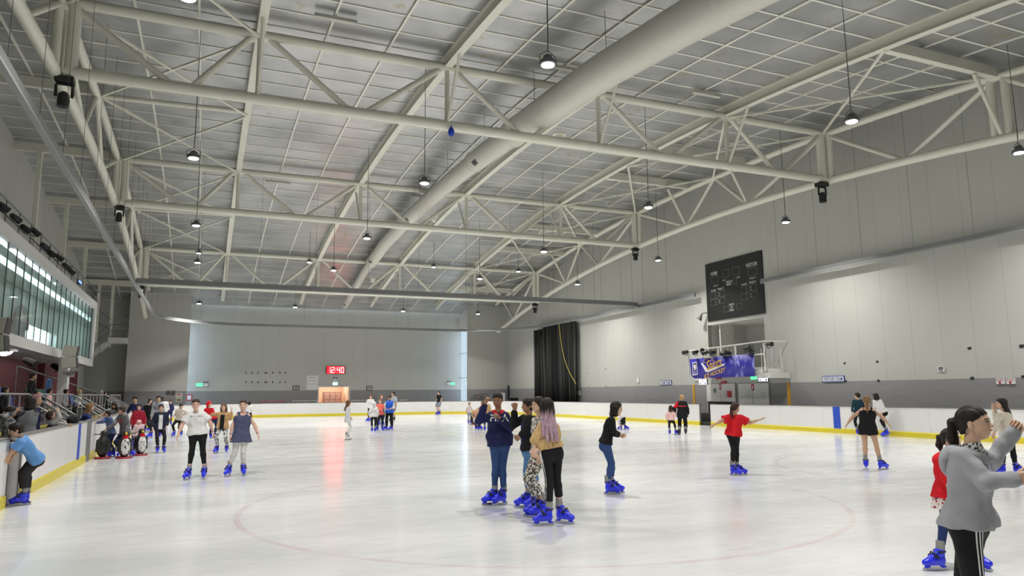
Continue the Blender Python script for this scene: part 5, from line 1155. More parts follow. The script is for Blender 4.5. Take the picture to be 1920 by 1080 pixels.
    # clothing: bottoms
    if botc and not nolegs:
        kind = botc[0]; m = botc[1]; ease = botc[2] if len(botc) > 2 else .006
        S_ = SDF(); 
        for u in np.linspace(-.09, .24, 5): hw = float(np.interp(u, [-.08, .08, .42], [.045, .042, .031]))*h*gw; rr = float(np.interp(u, [-.08, .08, .42], [.058, .0585, .045]))*h*gw**.7; S_.c(sp_(u)+l*hw, sp_(u)-l*hw, rr+min(ease, .007), k=.014)
        S_.plane(sp_(.17), up); 
        for sd, sg in (('L', 1), ('R', -1)):
            hp, k_, an = jn['hip'+sd], jn['kn'+sd], jn['an'+sd]
            if kind in ('pants', 'baggy', 'flare'):
                an2 = an+(k_-an)*.19; e2 = ease*(1.6 if kind == 'baggy' else 1)
                if kind == 'short_pants': pass
                S_.c(hp, k_, .051*h*gw+ease, .030*h*gw**.5+e2, .02); mid = k_+(an2-k_)*.4; S_.c(k_, mid, .030*h*gw**.5+e2, .032*h*gw**.5+e2, .02); S_.c(mid, an2, .032*h*gw**.5+e2, .024*h+e2*(.9 if kind != 'flare' else 2.5), .02, fl=(0, 1))
            elif kind == 'shorts': S_.c(hp, hp+(k_-hp)*botc[3], .060*h*gw+ease, .052*h*gw+ease*1.5, .025, fl=(0, 1))
        if kind == 'skirt': S_.c(sp_(0.05), sp_(-.06)-z*botc[3]*h, .09*h*gw+ease, .115*h*gw+ease, .02, fl=(0, 1))
        F.bot = S_.obj({'pants': 'trousers', 'baggy': 'trousers', 'flare': 'trousers', 'shorts': 'shorts', 'skirt': 'skirt'}[kind], m, root, st)
    if topc:
        make_top(F, topc, g)
    if extra: extra(F)
    return F
def hood_prims(S_, F, nb, sc=1.):
    h = F.h; pts_ = []
    for a in np.linspace(-150, 150, 11):
        ar = math.radians(a); b_ = math.cos(ar)   # 1 at the back, towards -1 in front
        pts_.append((nb-F.ft*(.052*b_+.002)*h*sc+F.lt*.060*math.sin(ar)*h*sc-F.up*(.006+.022*max(0, -b_)+.010*max(0, b_))*h, (.024+.012*max(0, b_))*h*sc))
    for (p, r1), (q, r2) in zip(pts_[:-1], pts_[1:]): S_.c(p, q, r1, r2, .012)
    S_.e(nb-F.ft*.070*h*sc-F.up*.045*h*sc, [F.ft, F.lt, F.up], np.array((.031, .085, .060))*h*sc, .025)
def front_panel(F, m, w=.10, lo=-.15, hi=.93, name='shirt_front'):
    sp_ = lambda u: F.hipc+(F.shc-F.hipc)*u
    return ribbon(F, F.top, [sp_(hi), sp_(.5), sp_(lo)], F.ft, w*F.h, m, name, 18)
def make_top(F, tc_, g=1.):
    """tc_: dict kind, m, ease, hem (fraction of h below the hip), sleeve (0..1 of whole arm), hood, name"""
    h, l, f, up, jn = F.h, F.l, F.f, F.up, F.j; m = tc_.get('ease', .012); S_ = SDF(); hem = tc_.get('hem', .02); fl_ = tc_.get('flare', 0.)
    sp_ = lambda u: F.hipc+(F.shc-F.hipc)*u
    tank = tc_.get('kind') == 'tank'
    if not tank: F.torso(S_, m)
    else:
        for u in np.linspace(.0, .78, 9):
            hw = float(np.interp(u, [0, .08, .42, .74], [.045, .043, .034, .047]))*h*g; rr = float(np.interp(u, [0, .08, .42, .74], [.060, .060, .048, .056]))*h*g**.7
            L_ = nrm(l*(1-u)+F.lt*u); S_.c(sp_(u)+L_*hw, sp_(u)-L_*hw, rr+m, k=.014)
        for sg in (1, -1):
            for fo in (.02, -.02): S_.c(sp_(.80)+F.lt*sg*.045*h+F.ft*fo*h, sp_(1.0)+F.lt*sg*.055*h+F.ft*fo*.7*h+up*.014*h, .040*h+m*.5, .022*h, .02)
    dirn = -nrm(up*.7+F.z*.3) if hem > 0 else -up
    base = F.hipc+dirn*hem*h
    if hem > -.05:
        r0_, r1_ = .060*h*g**.7+m, .062*h*g**.7+m+fl_*h*.6
        for u in np.linspace(0, 1.25, 6): q_ = sp_(.08)+(base-sp_(.08))*u; S_.c(q_+l*(.043+(.004+fl_)*min(u, 1))*h*g, q_-l*(.043+(.004+fl_)*min(u, 1))*h*g, r0_+(r1_-r0_)*min(u, 1), k=.014)
    if tc_.get('puff'): S_.c(sp_(.25)+l*.05*h*g, sp_(.25)-l*.05*h*g, .072*h*g+m+tc_['puff'], k=.05)
    S_.plane(base, dirn)
    sl = tc_.get('sleeve', 0)
    for sd, sg in (('L', 1), ('R', -1)):
        a, el, wa = jn['sh'+sd], jn['el'+sd], jn['wa'+sd]; e2 = m*tc_.get('sl_ease', 1.1)
        sl = tc_.get('sleeve'+sd, sl)
        if sl <= 0: continue
        if sl <= .5: S_.c(a, a+(el-a)*sl*2, .030*h*g**.5+e2*.8, .028*h+e2*1.4, .02, fl=(0, 1))
        else:
            S_.c(a, el, .029*h*g**.5+e2*.8, .025*h+e2*.8, .02); end = el+(wa-el)*(sl-.5)*2; S_.c(el, el+(end-el)*.75, .025*h+e2*.8, .021*h+e2*.8, .012); S_.c(el+(end-el)*.7, end, .021*h+e2*.8, .017*h+e2*.6, .01, fl=(0, 1))
    if tc_.get('hood'):
        nb = F.shc+up*.03*h; R = [F.ft, F.lt, up]
        hood_prims(S_, F, nb)
    if tc_.get('collar'): S_.c(F.shc+up*.02*h, F.shc+up*.055*h, .045*h, .042*h, .015, fl=(0, 1))
    am = tc_.get('fold', .003); fn = (lambda X, Y, Z: am*np.sin(X*31+Z*9)*np.sin(Y*27+Z*17)+am*.6*np.sin(Z*48+X*22-Y*19)) if F.st < .013 else None
    o = S_.obj(tc_.get('name', 'top'), tc_['m'], F.root, F.st, fn=fn); F.top = o
    return o
def surf_text(F, o, txt, c, size, m, R=None, U=None, width=None, rot=0, name='lettering', shear=0, bold=.01, geo=None):
    """letters projected on a garment"""
    bv = BVHTree.FromObject(o, bpy.context.evaluated_depsgraph_get()); vs, fs = geo or text_geo(txt, 1.0, shear, bold)
    R = nrm(F.lt if R is None else R); U = nrm(F.up if U is None else U); N = nrm(np.cross(R, U)); xs = [v[0] for v in vs]; ys = [v[1] for v in vs]; w_, h_ = max(xs)-min(xs), max(ys)-min(ys)
    sy = size/h_; sx = width/w_ if width else sy; cx, cyy = (max(xs)+min(xs))/2, (max(ys)+min(ys))/2; out = []
    cr, sr = math.cos(math.radians(rot)), math.sin(math.radians(rot))
    for v in vs:
        a, b = (v[0]-cx)*sx, (v[1]-cyy)*sy; a, b = a*cr-b*sr, a*sr+b*cr
        p = np.array(c)+R*a+U*b+N*.35; q = bv.ray_cast(Vector(p), Vector(-N))
        out.append(np.array(q[0])+N*.004 if q[0] is not None else np.array(c)+R*a+U*b)
    mb = MB(); mb.add(out, fs); return mb.build(name, m, o)
def ribbon(F, o, pts_, side, width, m, name='side_stripe', n=26):
    """a sewn stripe following the garment; pts_ polyline, side = direction it lies on"""
    bv = BVHTree.FromObject(o, bpy.context.evaluated_depsgraph_get()); P = [np.array(p, float) for p in pts_]; seg = [np.linalg.norm(b-a) for a, b in zip(P[:-1], P[1:])]; T_ = sum(seg); vs = []; side = nrm(side)
    for i in range(n+1):
        d = T_*i/n; k = 0
        while k < len(seg)-1 and d > seg[k]: d -= seg[k]; k += 1
        p = P[k]+(P[k+1]-P[k])*min(1, d/seg[k]); dr = nrm(P[k+1]-P[k]); w = nrm(np.cross(dr, side))
        for s_ in (-1, 1):
            q0 = p+w*s_*width/2+side*.3; q = bv.ray_cast(Vector(q0), Vector(-side)); vs.append(np.array(q[0])+side*.003 if q[0] is not None else p+w*s_*width/2+side*.06)
    mb = MB(); mb.add(vs, [(2*i, 2*i+1, 2*i+3, 2*i+2) for i in range(n)]); return mb.build(name, m, o)
# ================================================================ THE SKATERS
def base_at(x, w, z=0.):
    r = ray(x, 740); r = r/ (r@CW); k = r.copy(); k[2] = 0; p = CO+r*w; return (p[0], p[1], z)
K = dict
navyc = cloth('navy_fleece', (.018, .022, .085)); blackc = cloth('black_knit', (.010, .010, .012)); blackl = cloth('black_leggings', (.008, .008, .010), .7, .1)
jean = cloth('blue_denim', (.035, .075, .20), .85, .3, 40, .25); jeanl = cloth('light_denim', (.10, .22, .42), .85, .3, 40, .22); greyh = cloth('grey_marl_fleece', (.34, .35, .37), .95, .35, 10, .12)
redc = cloth('red_cotton', (.62, .012, .02)); whitec = cloth('white_cotton', (.72, .72, .71)); beige = cloth('mustard_beige_knit', (.56, .38, .18), .95); creamc = cloth('cream_knit', (.62, .56, .47)); pinkc = cloth('pale_pink', (.78, .50, .48)); bluet = cloth('sky_blue_cotton', (.13, .30, .62)); chgrey = cloth('charcoal_cotton', (.05, .05, .052)); greyc = cloth('mid_grey', (.16, .16, .17)); maroonc = cloth('crimson_jacket', (.33, .01, .03), .6)
coral = cloth('coral_jersey', (.85, .16, .13)); vest = cloth('royal_blue_vest', (.02, .12, .62), .5); slate = cloth('slate_blue_top', (.075, .085, .16), .8); tan = cloth('tan_suede', (.50, .31, .15), .9); denimd = cloth('dark_denim', (.03, .045, .10)); offw = cloth('off_white_jeans', (.62, .62, .59), .85, .3, 30, .06)
wtxt = mat('print_white', (.8, .8, .8), .7); rtxt = mat('print_red', (.65, .02, .04), .7); btxt = mat('print_black', (.03, .03, .03), .7); ktxt = mat('print_grey', (.2, .2, .22), .7)
g3 = 'friends standing together at the centre'
# --- girl in navy hoodie with FILA print
def ex(F):
    surf_text(F, F.top, 'FILA', F.at((936.5, 783.5, .15)), .105, wtxt, R=F.e, U=F.z, width=.29, shear=0, bold=.018, name='chest_print')
    surf_text(F, F.top, 'I', F.at((925.2, 777.6, .15)), .034, rtxt, R=F.e, U=F.z, width=.062, bold=.2, name='red_print_bar')
    S_ = SDF(); hood_prims(S_, F, F.shc+F.up*.046*F.h, .80); S_.obj('hood_lining', redc, F.top, F.st)
person('tall girl in navy hoodie with large chest lettering, looking down, one fist at her temple', (929, 946), 734, 8,
  K(hip=(937, 832, 0), shL=(953, 776, 0), shR=(916, 776, 0), head=(933, 750, .02), knL=(942.5, 876, .02), knR=(929, 876, .02), anL=(944, 922, 0), anR=(927, 918, 0),
    elR=(898, 789, .06), waR=(909.5, 757, .12), elL=(956, 803, .06), waL=(936.5, 783, .26)), h=1.56, look=-12, tilt=16, skin='brown', hair=('pony', 'black', .7), topc=K(m=navyc, ease=.026, hem=.02, sleeve=.98, puff=.004, hood=True, name='hoodie', fold=.005, sl_ease=1.0),
  botc=('pants', jean, .006), toes=K(L=-55, R=-62), hands=('fist', 'fist'), extra=ex, group=None, g=.98)
# --- girl in black jacket, profile left
def ex(F):
    S_ = SDF(); sp_ = lambda u: F.hipc+(F.shc-F.hipc)*u
    for u in (.05, .4, .75): S_.c(sp_(u)+F.l*.03, sp_(u)-F.l*.03, .062*F.h+.017, k=.05)
    S_.c(sp_(.05)+F.f*.012, sp_(.9)+F.f*.02, .064*F.h+.012, .052*F.h+.008, .04); S_.plane(sp_(-.02), -F.up); S_.plane(sp_(.9), F.up); S_.obj('navy_shirt', navyc, F.root, F.st)
    P = F.at((967.5, 821.5, 0))
person('girl in open black jacket and light blue jeans raising one fist, facing left', (993, 953), 744.6, -78,
  K(hip=(991.5, 845, 0), shL=(983, 781, -.10), shR=(1000, 783, .10), head=(990, 761, 0), anL=(990, 921, -.06), anR=(1008, 926, .08), knL=(987, 882, -.04), knR=(1000.5, 882, .08),
    elL=(963, 797, -.12), waL=(965, 768, -.12), elR=(983, 811, .12), waR=(975.5, 817, .16)), h=1.50, look=-75, tilt=2, skin='brown', hair=('short', 'black'), topc=K(m=blackc, ease=.024, hem=-.005, sleeve=.98, collar=False, name='jacket'),
  botc=('pants', jeanl, .006), toes=K(L=-85, R=-80), hands=('fist', 'fist'), extra=ex)
# --- girl hidden between
leo = pattern('leopard_print', (.72, .69, .62), (.02, .018, .015), 34, .55, 'leo')
person('girl with long black hair and leopard print trousers, mostly hidden by her friend', (1013, 969), 742, -70,
  K(hip=(1012, 853, 0), sh=(1011, 786, 0), head=(1009, 760, 0), anL=(1010, 934, -.05), anR=(1019, 936, .05), waR=(1003, 844, .12)), h=1.53, look=-60, skin='asia', hair=('long', 'black', 1.5), topc=K(m=leo, ease=.016, hem=.01, sleeve=.6, name='blouse'),
  botc=('baggy', leo, .018), toes=K(L=-80, R=-80), hands=('relax', 'relax'))
# --- girl with lilac hair
lil = hairm('lilac_ends', (.02, .015, .015), (.44, .30, .36), (1.60, 1.50))
def ex(F):
    j = F.j; sd = nrm(F.t*.55-F.e*.85)
    ribbon(F, F.bot, [j['hipL']+F.up*.03, j['knL'], j['anL']+F.z*.06], sd, .045, wtxt)
person('girl with long lilac hair, beige jumper and striped black trousers, seen from behind', (1035, 984), 747, 205,
  K(hip=(1034, 849, 0), shL=(1013, 795, .05), shR=(1040, 796, -.05), head=(1024, 763, 0), knL=(1029.5, 902, .06), anL=(1029, 948, .04), knR=(1044, 897, -.06), anR=(1049, 938, -.12),
    elL=(1003, 826, .12), waL=(1006, 812.5, .02), elR=(1024, 828, .10), waR=(1008, 842, .16)), h=1.52, look=215, skin='fair', hair=('longest', lil, 2.15), topc=K(m=beige, ease=.019, hem=-.045, sleeve=.95, name='jumper', fold=.005, sl_ease=1.5),
  botc=('flare', blackl, .007), toes=K(L=-75, R=60), hands=('fist', 'fist'), extra=ex, g=1.0)
# --- woman in black top gliding to the right
floral = pattern('floral', (.03, .03, .05), (.35, .45, .40), 30, .4)
person('woman in black long-sleeved top and jeans gliding to the right, hands clasped in front', (1150, 926), 754, 88,
  K(hip=(1135, 832, 0), sh=(1146, 785, 0), head=(1156.5, 766, 0), knR=(1146, 869, .08), knL=(1147, 868, -.08), anR=(1139.5, 905, .08), anL=(1147, 899, -.10), elR=(1150, 813, .16), waR=(1161, 817, .02), elL=(1152, 811, -.10), waL=(1163, 816, -.02)), h=1.5, look=85, tilt=6, skin='asia', hair=('bob', 'black'), topc=K(m=blackc, ease=.014, hem=-.005, sleeve=.93, name='long_sleeved_top'),
  botc=('pants', jean, .007), toes=K(L=92, R=88), hands=('fist', 'fist'), g=1.08)
# --- girl in red t-shirt
person('girl in red t-shirt and black leggings with arms spread wide, seen from behind', (1381, 891), 755, 150,
  K(hip=(1375, 813, 0), sh=(1378, 778, 0), head=(1379, 764.5, 0), shL=(1366, 780, 0), shR=(1391, 781, 0), elL=(1354, 788, .1), waL=(1341.5, 795, .16), elR=(1404, 793, -.05), waR=(1421, 788, 0), knL=(1375, 842, .05), knR=(1381, 842, -.02), anL=(1373, 872, .05), anR=(1382, 872, -.05)), h=1.43, look=140, skin='tan', hair=('pony', 'dkbrown', 1.15), topc=K(m=redc, ease=.028, hem=.03, sleeve=.42, name='t_shirt', sl_ease=1.3),
  botc=('pants', blackl, .004), toes=K(L=70, R=100), hands=('spread', 'spread'))
# --- woman in black tank top from behind
def ex(F):
    S_ = SDF()
    for sd in 'LR': a = F.j['an'+sd]; S_.c(a+F.z*.05, a+F.z*.115, .042, .043, .01, fl=(1, 1))
    S_.obj('socks', whitec, F.root, F.st)
person('woman in black racerback top and shorts, bare arms held wide, seen from behind', (1640, 880), 740.5, 178,
  K(hip=(1626.5, 803, 0), shL=(1614.5, 765, 0), shR=(1638, 766, 0), head=(1625, 751.5, 0), elL=(1599, 781, 0), waL=(1589.5, 794, .03), elR=(1652, 780, 0), waR=(1664, 793, .03), knL=(1622, 832, 0), knR=(1643, 834, .02), anL=(1623, 862, 0), anR=(1650, 865, .03)), h=1.47, look=180, skin='tan', hair=('pony', 'lightbrown', 1.25), topc=K(kind='tank', m=blackl, ease=.012, hem=.01, sleeve=0, name='racerback_top'),
  botc=('shorts', blackl, .012, .42), toes=K(L=178, R=130), hands=('relax', 'relax'), extra=ex, g=1.14)
# --- white shirt beyond, with dark haired friend
person('woman in loose white shirt and black trousers bending forward near the right boards', (1663, 819), 740, -50,
  K(hip=(1656, 773, 0), sh=(1645, 751, .05), head=(1641.5, 743.5, .1), knL=(1652, 789, .05), anL=(1662, 806, 0), knR=(1653.5, 788, -.1), anR=(1662, 806, -.25)), h=1.55, look=-120, tilt=10, skin='tan', hair=('bob', 'black'), topc=K(m=whitec, ease=.03, hem=.0, sleeve=.9, name='shirt'),
  botc=('pants', blackl, .006), toes=K(L=-70, R=-70, pL=25))
person('dark haired skater in dark teal top half hidden behind the racerback woman', (1613, 816), 736, -160,
  K(), look=-110, skin='asia', hair=('short', 'black'), topc=K(m=cloth('dark_teal', (.012, .04, .06)), ease=.012, hem=.02, sleeve=.9, name='top'), botc=('pants', blackl, .006), toes=K(L=180, R=180))
# --- coach in black and red coat with child in pink
def ex(F):
    S_ = SDF(); j = F.j; S_.c(j['shL']-F.f*.02, j['elL']-F.f*.02, .075, .072, .02, fl=(0, 1)); S_.obj('red_sleeve_panel', redc, F.top, F.st)
    ribbon(F, F.top, [F.shc-F.z*.13-F.e*.16, F.shc-F.z*.13+F.e*.16], F.t, .035, rtxt, 'back_print', 8)
person('adult with blond hair in long black and red coat holding the hand of a child', (1280, 815), 737.5, 175,
  K(hip=(1279, 777, 0), elL=(1265, 765, .05), waL=(1266, 772, .1), anL=(1274.5, 808.5, .1), anR=(1285.5, 809.5, 0)), look=-140, skin='fair', hair=('short', 'blond'), topc=K(m=blackc, ease=.035, hem=.075, sleeve=1, collar=True, name='coat', fold=.004), botc=('baggy', blackc, .014), skate='black', toes=K(L=-160, R=175), extra=ex, g=1.1)
person('small child in pale pink jumper holding hands with the adult in the coat', (1261, 815), 758, 178,
  K(hip=(1258.5, 788, 0), waL=(1250.5, 787, .05), waR=(1267, 773, 0), anL=(1255.5, 808, .05), anR=(1266.5, 806.5, 0)), hs=1.25, skin='tan', hair=('long', 'dkbrown', .9), topc=K(m=pinkc, ease=.02, hem=.0, sleeve=.95, name='jumper'), botc=('pants', blackl, .006), toes=K(L=180, R=120))
# --- girl with hand at mouth, cream top
person('girl with long black ponytail and cream top near the right edge, hand at mouth', (1891, 890), 741, -60,
  K(hip=(1889, 815, 0), sh=(1884, 775, 0), head=(1877, 757, 0), shR=(1873, 774, .12), shL=(1893, 775, -.08), elR=(1868, 795, .15), waR=(1864, 811, .2), elL=(1868, 787, -.2), waL=(1864.5, 768, -.05), knR=(1880, 848, .06), knL=(1899, 846, -.04), anR=(1880.5, 874, .05), anL=(1904, 873, -.05)), h=1.5, look=-72, skin='asia', hair=('longest', 'black', 1.35), topc=K(m=creamc, ease=.022, hem=.01, sleeve=.93, name='long_sleeved_top', fold=.004), botc=('pants', blackl, .005), toes=K(L=40, R=-60), hands=('relax', 'relax'))
# --- foreground girl in grey hoodie
def ex(F):
    h = F.h; j = F.j
    # hood lying on the back and a white inner collar with black pattern
    nb = F.shc+F.up*.03*h; S_ = SDF(); hood_prims(S_, F, nb-F.up*.004*h, 1.12); S_.obj('hood', greyh, F.top, F.st)
    S_ = SDF(); S_.c(nb-F.up*.008*h+F.ft*.004*h, nb+F.up*.030*h-F.ft*.008*h, .050*h, .043*h, .01, fl=(0, 1)); S_.obj('inner_collar', pattern('collar_pattern', (.75, .75, .76), (.02, .02, .02), 60, .52, 'noise'), F.top, F.st*.7)
    for k in (-1, 0, 1):
        off = F.e*(.030*k)
        ribbon(F, F.bot, [j['hipR']+F.t*.03+F.e*(.055)+off, j['knR']+F.e*.045+off, j['anR']+F.e*.02+off+F.z*.05], F.t*.85+F.e*.5, .011, wtxt)
    front_panel(F, cloth('lilac_lining', (.52, .48, .62)), .05, .66, .99, 'inner_lapel')
person('girl in loose grey hooded top with high ponytail in the right foreground, one arm raised', (1822, 1232), 762, 72,
  K(hip=(1817, 978, 0), sh=(1818, 846, 0), head=(1828, 794, 0), shR=(1800, 850, .16), shL=(1838, 848, -.14), elR=(1846, 904, .22), waR=(1897, 899, .20), elL=(1858, 868, -.30), waL=(1894, 817, -.34), knR=(1827, 1108, .08), knL=(1806, 1104, -.08), anR=(1834, 1180, .06), anL=(1808, 1178, -.10)), h=1.53, look=72, tilt=-4, skin='asia', hair=('pony', 'black', 1.0), base=None, topc=K(m=greyh, ease=.030, hem=.012, sleeve=1.02, sleeveL=1.16, puff=.0, name='hoodie', fold=.006, sl_ease=.72, flare=.022),
  botc=('pants', blackl, .012), toes=K(L=80, R=75), hands=('fist', 'relax'), extra=ex, g=1.03, hs=1.06)
# --- child in red hoodie behind her
skirt = pattern('floral_skirt', (.78, .72, .68), (.35, .03, .06), 26, .33)
spark = pattern('speckled_leggings', (.012, .03, .14), (.25, .32, .5), 120, .12)
person('child in red hooded top and floral skirt mostly hidden behind the grey hoodie girl', (1783, 1066), 799, 40,
  K(hip=(1779, 928, 0), sh=(1781, 858, 0), head=(1784, 823, 0), knR=(1772, 962, .05), anR=(1763, 1036, .12), knL=(1812, 968, -.05), anL=(1820, 1031, -.10), elR=(1770, 880, .1), waR=(1778, 912, .12)), h=1.30, look=60, skin='asia', hair=('pony', 'black', .8), topc=K(m=redc, ease=.022, hem=.02, sleeve=.9, hood=True, name='hoodie'),
  botc=('pants', spark, .003), toes=K(L=60, R=-55), hs=1.1, extra=lambda F: (SDF().c(F.hipc+F.z*.0, F.hipc-F.z*.13, .135, .165, .02, fl=(1, 1)).obj('skirt', skirt, F.root, F.st)))
# --- MALIBU girl and tank top woman
def ex(F):
    surf_text(F, F.top, 'M A L I B U', F.at((368, 780.5, .15)), .035, ktxt, R=F.e, U=F.z, width=.225, name='chest_lettering'); surf_text(F, F.top, '-', F.at((368, 785.5, .15)), .010, ktxt, R=F.e, U=F.z, width=.03, name='small_mark')
person('young woman in white lettered t-shirt and black leggings skating towards the camera', (367, 898), 742.5, 0,
  K(hip=(371, 814, 0), shL=(385, 775, 0), shR=(351.5, 775.5, 0), head=(367, 758.5, .05), elR=(341.5, 796, .05), waR=(334.5, 813.5, .12), elL=(394, 792, .05), waL=(399, 808, .0), knR=(360.5, 841, .05), knL=(380, 841, .05), anR=(355, 876, .03), anL=(383.5, 876, .03)), h=1.53, look=0, tilt=6, skin='fair', hair=('pony', 'dkbrown', 1.2), topc=K(m=whitec, ease=.024, hem=.005, sleeve=.38, name='t_shirt', sl_ease=1.4),
  botc=('pants', blackl, .006), toes=K(L=-5, R=-28), hands=('relax', 'relax'), extra=ex, g=1.16)
def ex(F):
    for sd in 'LR': w_ = F.j['wa'+sd]; e_ = F.j['el'+sd]; d = nrm(w_-e_); MB().tube([w_-d*.012, w_+d*.012], .0275, 12).build('wristband', blk, F.root, True)
person('young woman in slate blue vest top and white jeans skating towards the camera', (443, 892), 748, 3,
  K(hip=(452, 821, 0), shL=(467, 774, 0), shR=(443.5, 774, 0), head=(456, 760, .03), elR=(436, 797, .02), waR=(432.5, 814, .05), elL=(477, 796, 0), waL=(483, 812.5, .05), knR=(441, 846, .03), knL=(456, 848, .06), anR=(430.5, 872, .02), anL=(456, 873, 0)), h=1.54, look=-6, skin='fair', hair=('pony', 'dkbrown', .6), topc=K(kind='tank', m=slate, ease=.022, hem=.06, flare=.012, sleeve=0, name='vest_top'),
  botc=('pants', offw, .006), toes=K(L=8, R=-25), hands=('relax', 'relax'), extra=ex, g=1.06)
# --- long haired girl in tan coat
bwp = pattern('mottled_leggings', (.02, .02, .02), (.6, .6, .58), 22, .5, 'noise')
person('girl with very long brown hair in open tan coat and patterned leggings, arms out', (415, 849), 753.4, -15,
  K(hip=(417.5, 800, 0), sh=(419.5, 775, 0), head=(419.5, 763, .03), elR=(404, 777, -.05), waR=(396, 778, -.1), elL=(432, 785, 0), waL=(434, 771, .03), anR=(407.5, 837, .05), anL=(425.5, 836.5, 0)), look=-10, skin='fair', hair=('longest', 'brown', 1.7), topc=K(m=tan, ease=.028, hem=.04, sleeve=.95, name='coat'),
  botc=('pants', bwp, .006), toes=K(L=-5, R=-30), extra=lambda F: front_panel(F, blackl, .085, -.2))
person('child in bright red hood behind the long haired girl', (398, 822), 752.5, 20, K(head=(392.8, 758.5, 0), sh=(392, 766.5, 0)), look=60, skin='fair', hair=('hood', redc), hs=1.1, topc=K(m=redc, ease=.022, hem=.01, sleeve=1, name='hoodie'), botc=('pants', navyc, .012), toes=K(L=20, R=10))
person('girl in open dark cardigan over white top skating forward', (301.5, 849), 756, 5,
  K(hip=(300, 803, 0), sh=(301.8, 775, 0), head=(302, 765, .02), waR=(286, 802, .08), waL=(312, 799, .08), anR=(295.5, 837.5, .03), anL=(307, 837, .03)), hs=1.06, look=5, skin='asia', hair=('short', 'black'), topc=K(m=cloth('dark_navy_cardigan', (.02, .025, .05)), ease=.024, hem=.03, sleeve=.95, name='cardigan'), botc=('pants', blackl, .006),
  extra=lambda F: front_panel(F, whitec, .075, -.12))
person('tall boy in grey marl sweatshirt skating forward beyond the cardigan girl', (290, 820.5), 739, -20,
  K(hip=(293, 781, 0), sh=(296.5, 756.5, .1), head=(297.6, 747.5, .15), waR=(284, 783, .1), waL=(308, 783, .1), anR=(284, 811, .1), anL=(300, 805, -.2)), h=1.68, look=0, tilt=8, skin='asia', hair=('short', 'black'), topc=K(m=greyh, ease=.03, hem=.03, sleeve=.97, hood=True, name='sweatshirt'), botc=('pants', blackl, .012), toes=K(R=-50, L=0),
  extra=lambda F: surf_text(F, F.top, 'GA', F.at((295, 765, .2)), .13, btxt, R=F.e, U=F.z, width=.27, name='chest_lettering'))
person('woman in dark top with hair over her face leaning left beyond the boy in grey', (276, 809), 747, -30, K(hip=(278, 782, 0), sh=(277, 761, .1), head=(282, 752, .1), waR=(262, 766, 0), waL=(284, 778, .1), anR=(273, 801, 0)), h=1.6, look=30, tilt=15, skin='fair', hair=('long', 'dkbrown', 1.0), topc=K(m=blackc, ease=.016, hem=.0, sleeve=.95, name='top'), botc=('pants', blackc, .01))
person('dark skinned skater in white shirt far behind the boy in grey', (306, 800), 744, 20, K(head=(305.5, 748.5, 0)), skin='dark', hair=('short', 'black'), topc=K(m=whitec, ease=.02, hem=.03, sleeve=.9, name='shirt'), botc=('pants', blackc, .01))
person('boy in navy jacket and navy trousers skating far left of centre', (317, 797), 750.5, 0, K(waR=(311.5, 769, .1), waL=(323, 771, .1)), look=0, skin='asia', hair=('short', 'black'), topc=K(m=navyc, ease=.02, hem=.02, sleeve=1, hood=True, name='jacket'), botc=('pants', navyc, .008), toes=K(L=10, R=-20))
person('boy in cream jumper and black trousers leaning forward with one arm out', (333, 818), 757.5, -35, K(hip=(335.5, 787, 0), sh=(336.5, 768, .1), head=(339.8, 762, .15), waR=(324, 781, 0), waL=(344, 778, .1), anR=(327, 811, .1), anL=(340, 811, -.1)), h=1.45, look=20, tilt=15, skin='asia', hair=('short', 'black'), topc=K(m=creamc, ease=.018, hem=.0, sleeve=.97, name='jumper'), botc=('pants', blackl, .008), toes=K(L=0, R=-30))
person('skater in white top with dark bob, hidden beyond the woman in slate blue', (466, 795), 752, 150, K(), skin='fair', hair=('bob', 'black'), topc=K(m=whitec, ease=.02, hem=.03, sleeve=.95, name='top'), botc=('pants', blackc, .01))
# --- group by the penguins
def ex(F): surf_text(F, F.top, 'A', F.at((226, 790, .2)), .10, mat('print_orange', (.7, .08, .03), .7), R=F.e, U=F.z, width=.11, name='chest_logo')
person('boy in dark grey sweatshirt with orange chest logo, hands on two penguin aids', (238, 856), 762, -55,
  K(hip=(235, 811, 0), sh=(231, 779, 0), head=(227.5, 769, .03), elR=(214, 795, .1), waR=(198, 806, .1), elL=(241, 797, .1), waL=(236, 807, .2), anR=(229, 846, 0), anL=(245, 845, 0)), h=1.45, look=-75, skin='tan', hair=('short', 'dkbrown'), topc=K(m=greyc, ease=.022, hem=.02, sleeve=.95, name='sweatshirt'), botc=('pants', navyc, .012), toes=K(L=30, R=-40), hands=('grip', 'grip'), extra=ex)
person('boy in navy and white jacket leaning on the left boards with arms stretched', (211, 857), 769, -75, K(hip=(209, 812, 0), sh=(204.5, 784, 0), head=(201, 776, .02), elR=(192, 790, .1), waR=(180, 793, .1), elL=(192, 791, -.1), waL=(181, 792, -.1), anR=(207, 847, .05), anL=(214, 848, -.05)), h=1.30, look=-70, skin='tan', hair=('short', 'black'), topc=K(m=cloth('navy_white_jacket', (.10, .14, .28)), ease=.02, hem=.02, sleeve=.95, name='jacket'), botc=('baggy', navyc, .012),
  extra=lambda F: SDF().c(F.j['shR'], F.j['shR']+(F.j['elR']-F.j['shR'])*.8, .06, .058, .01, fl=(0, 1)).obj('blue_sleeve_panel', cloth('bright_blue_sleeve', (.02, .12, .7)), F.top, F.st))
person('boy in crimson jacket standing behind the penguin aids', (256, 838), 757.5, -5, K(), look=-5, skin='asia', hair=('short', 'black'), topc=K(m=maroonc, ease=.026, hem=.03, sleeve=1, name='jacket', collar=True), botc=('pants', navyc, .012), hs=1.05)
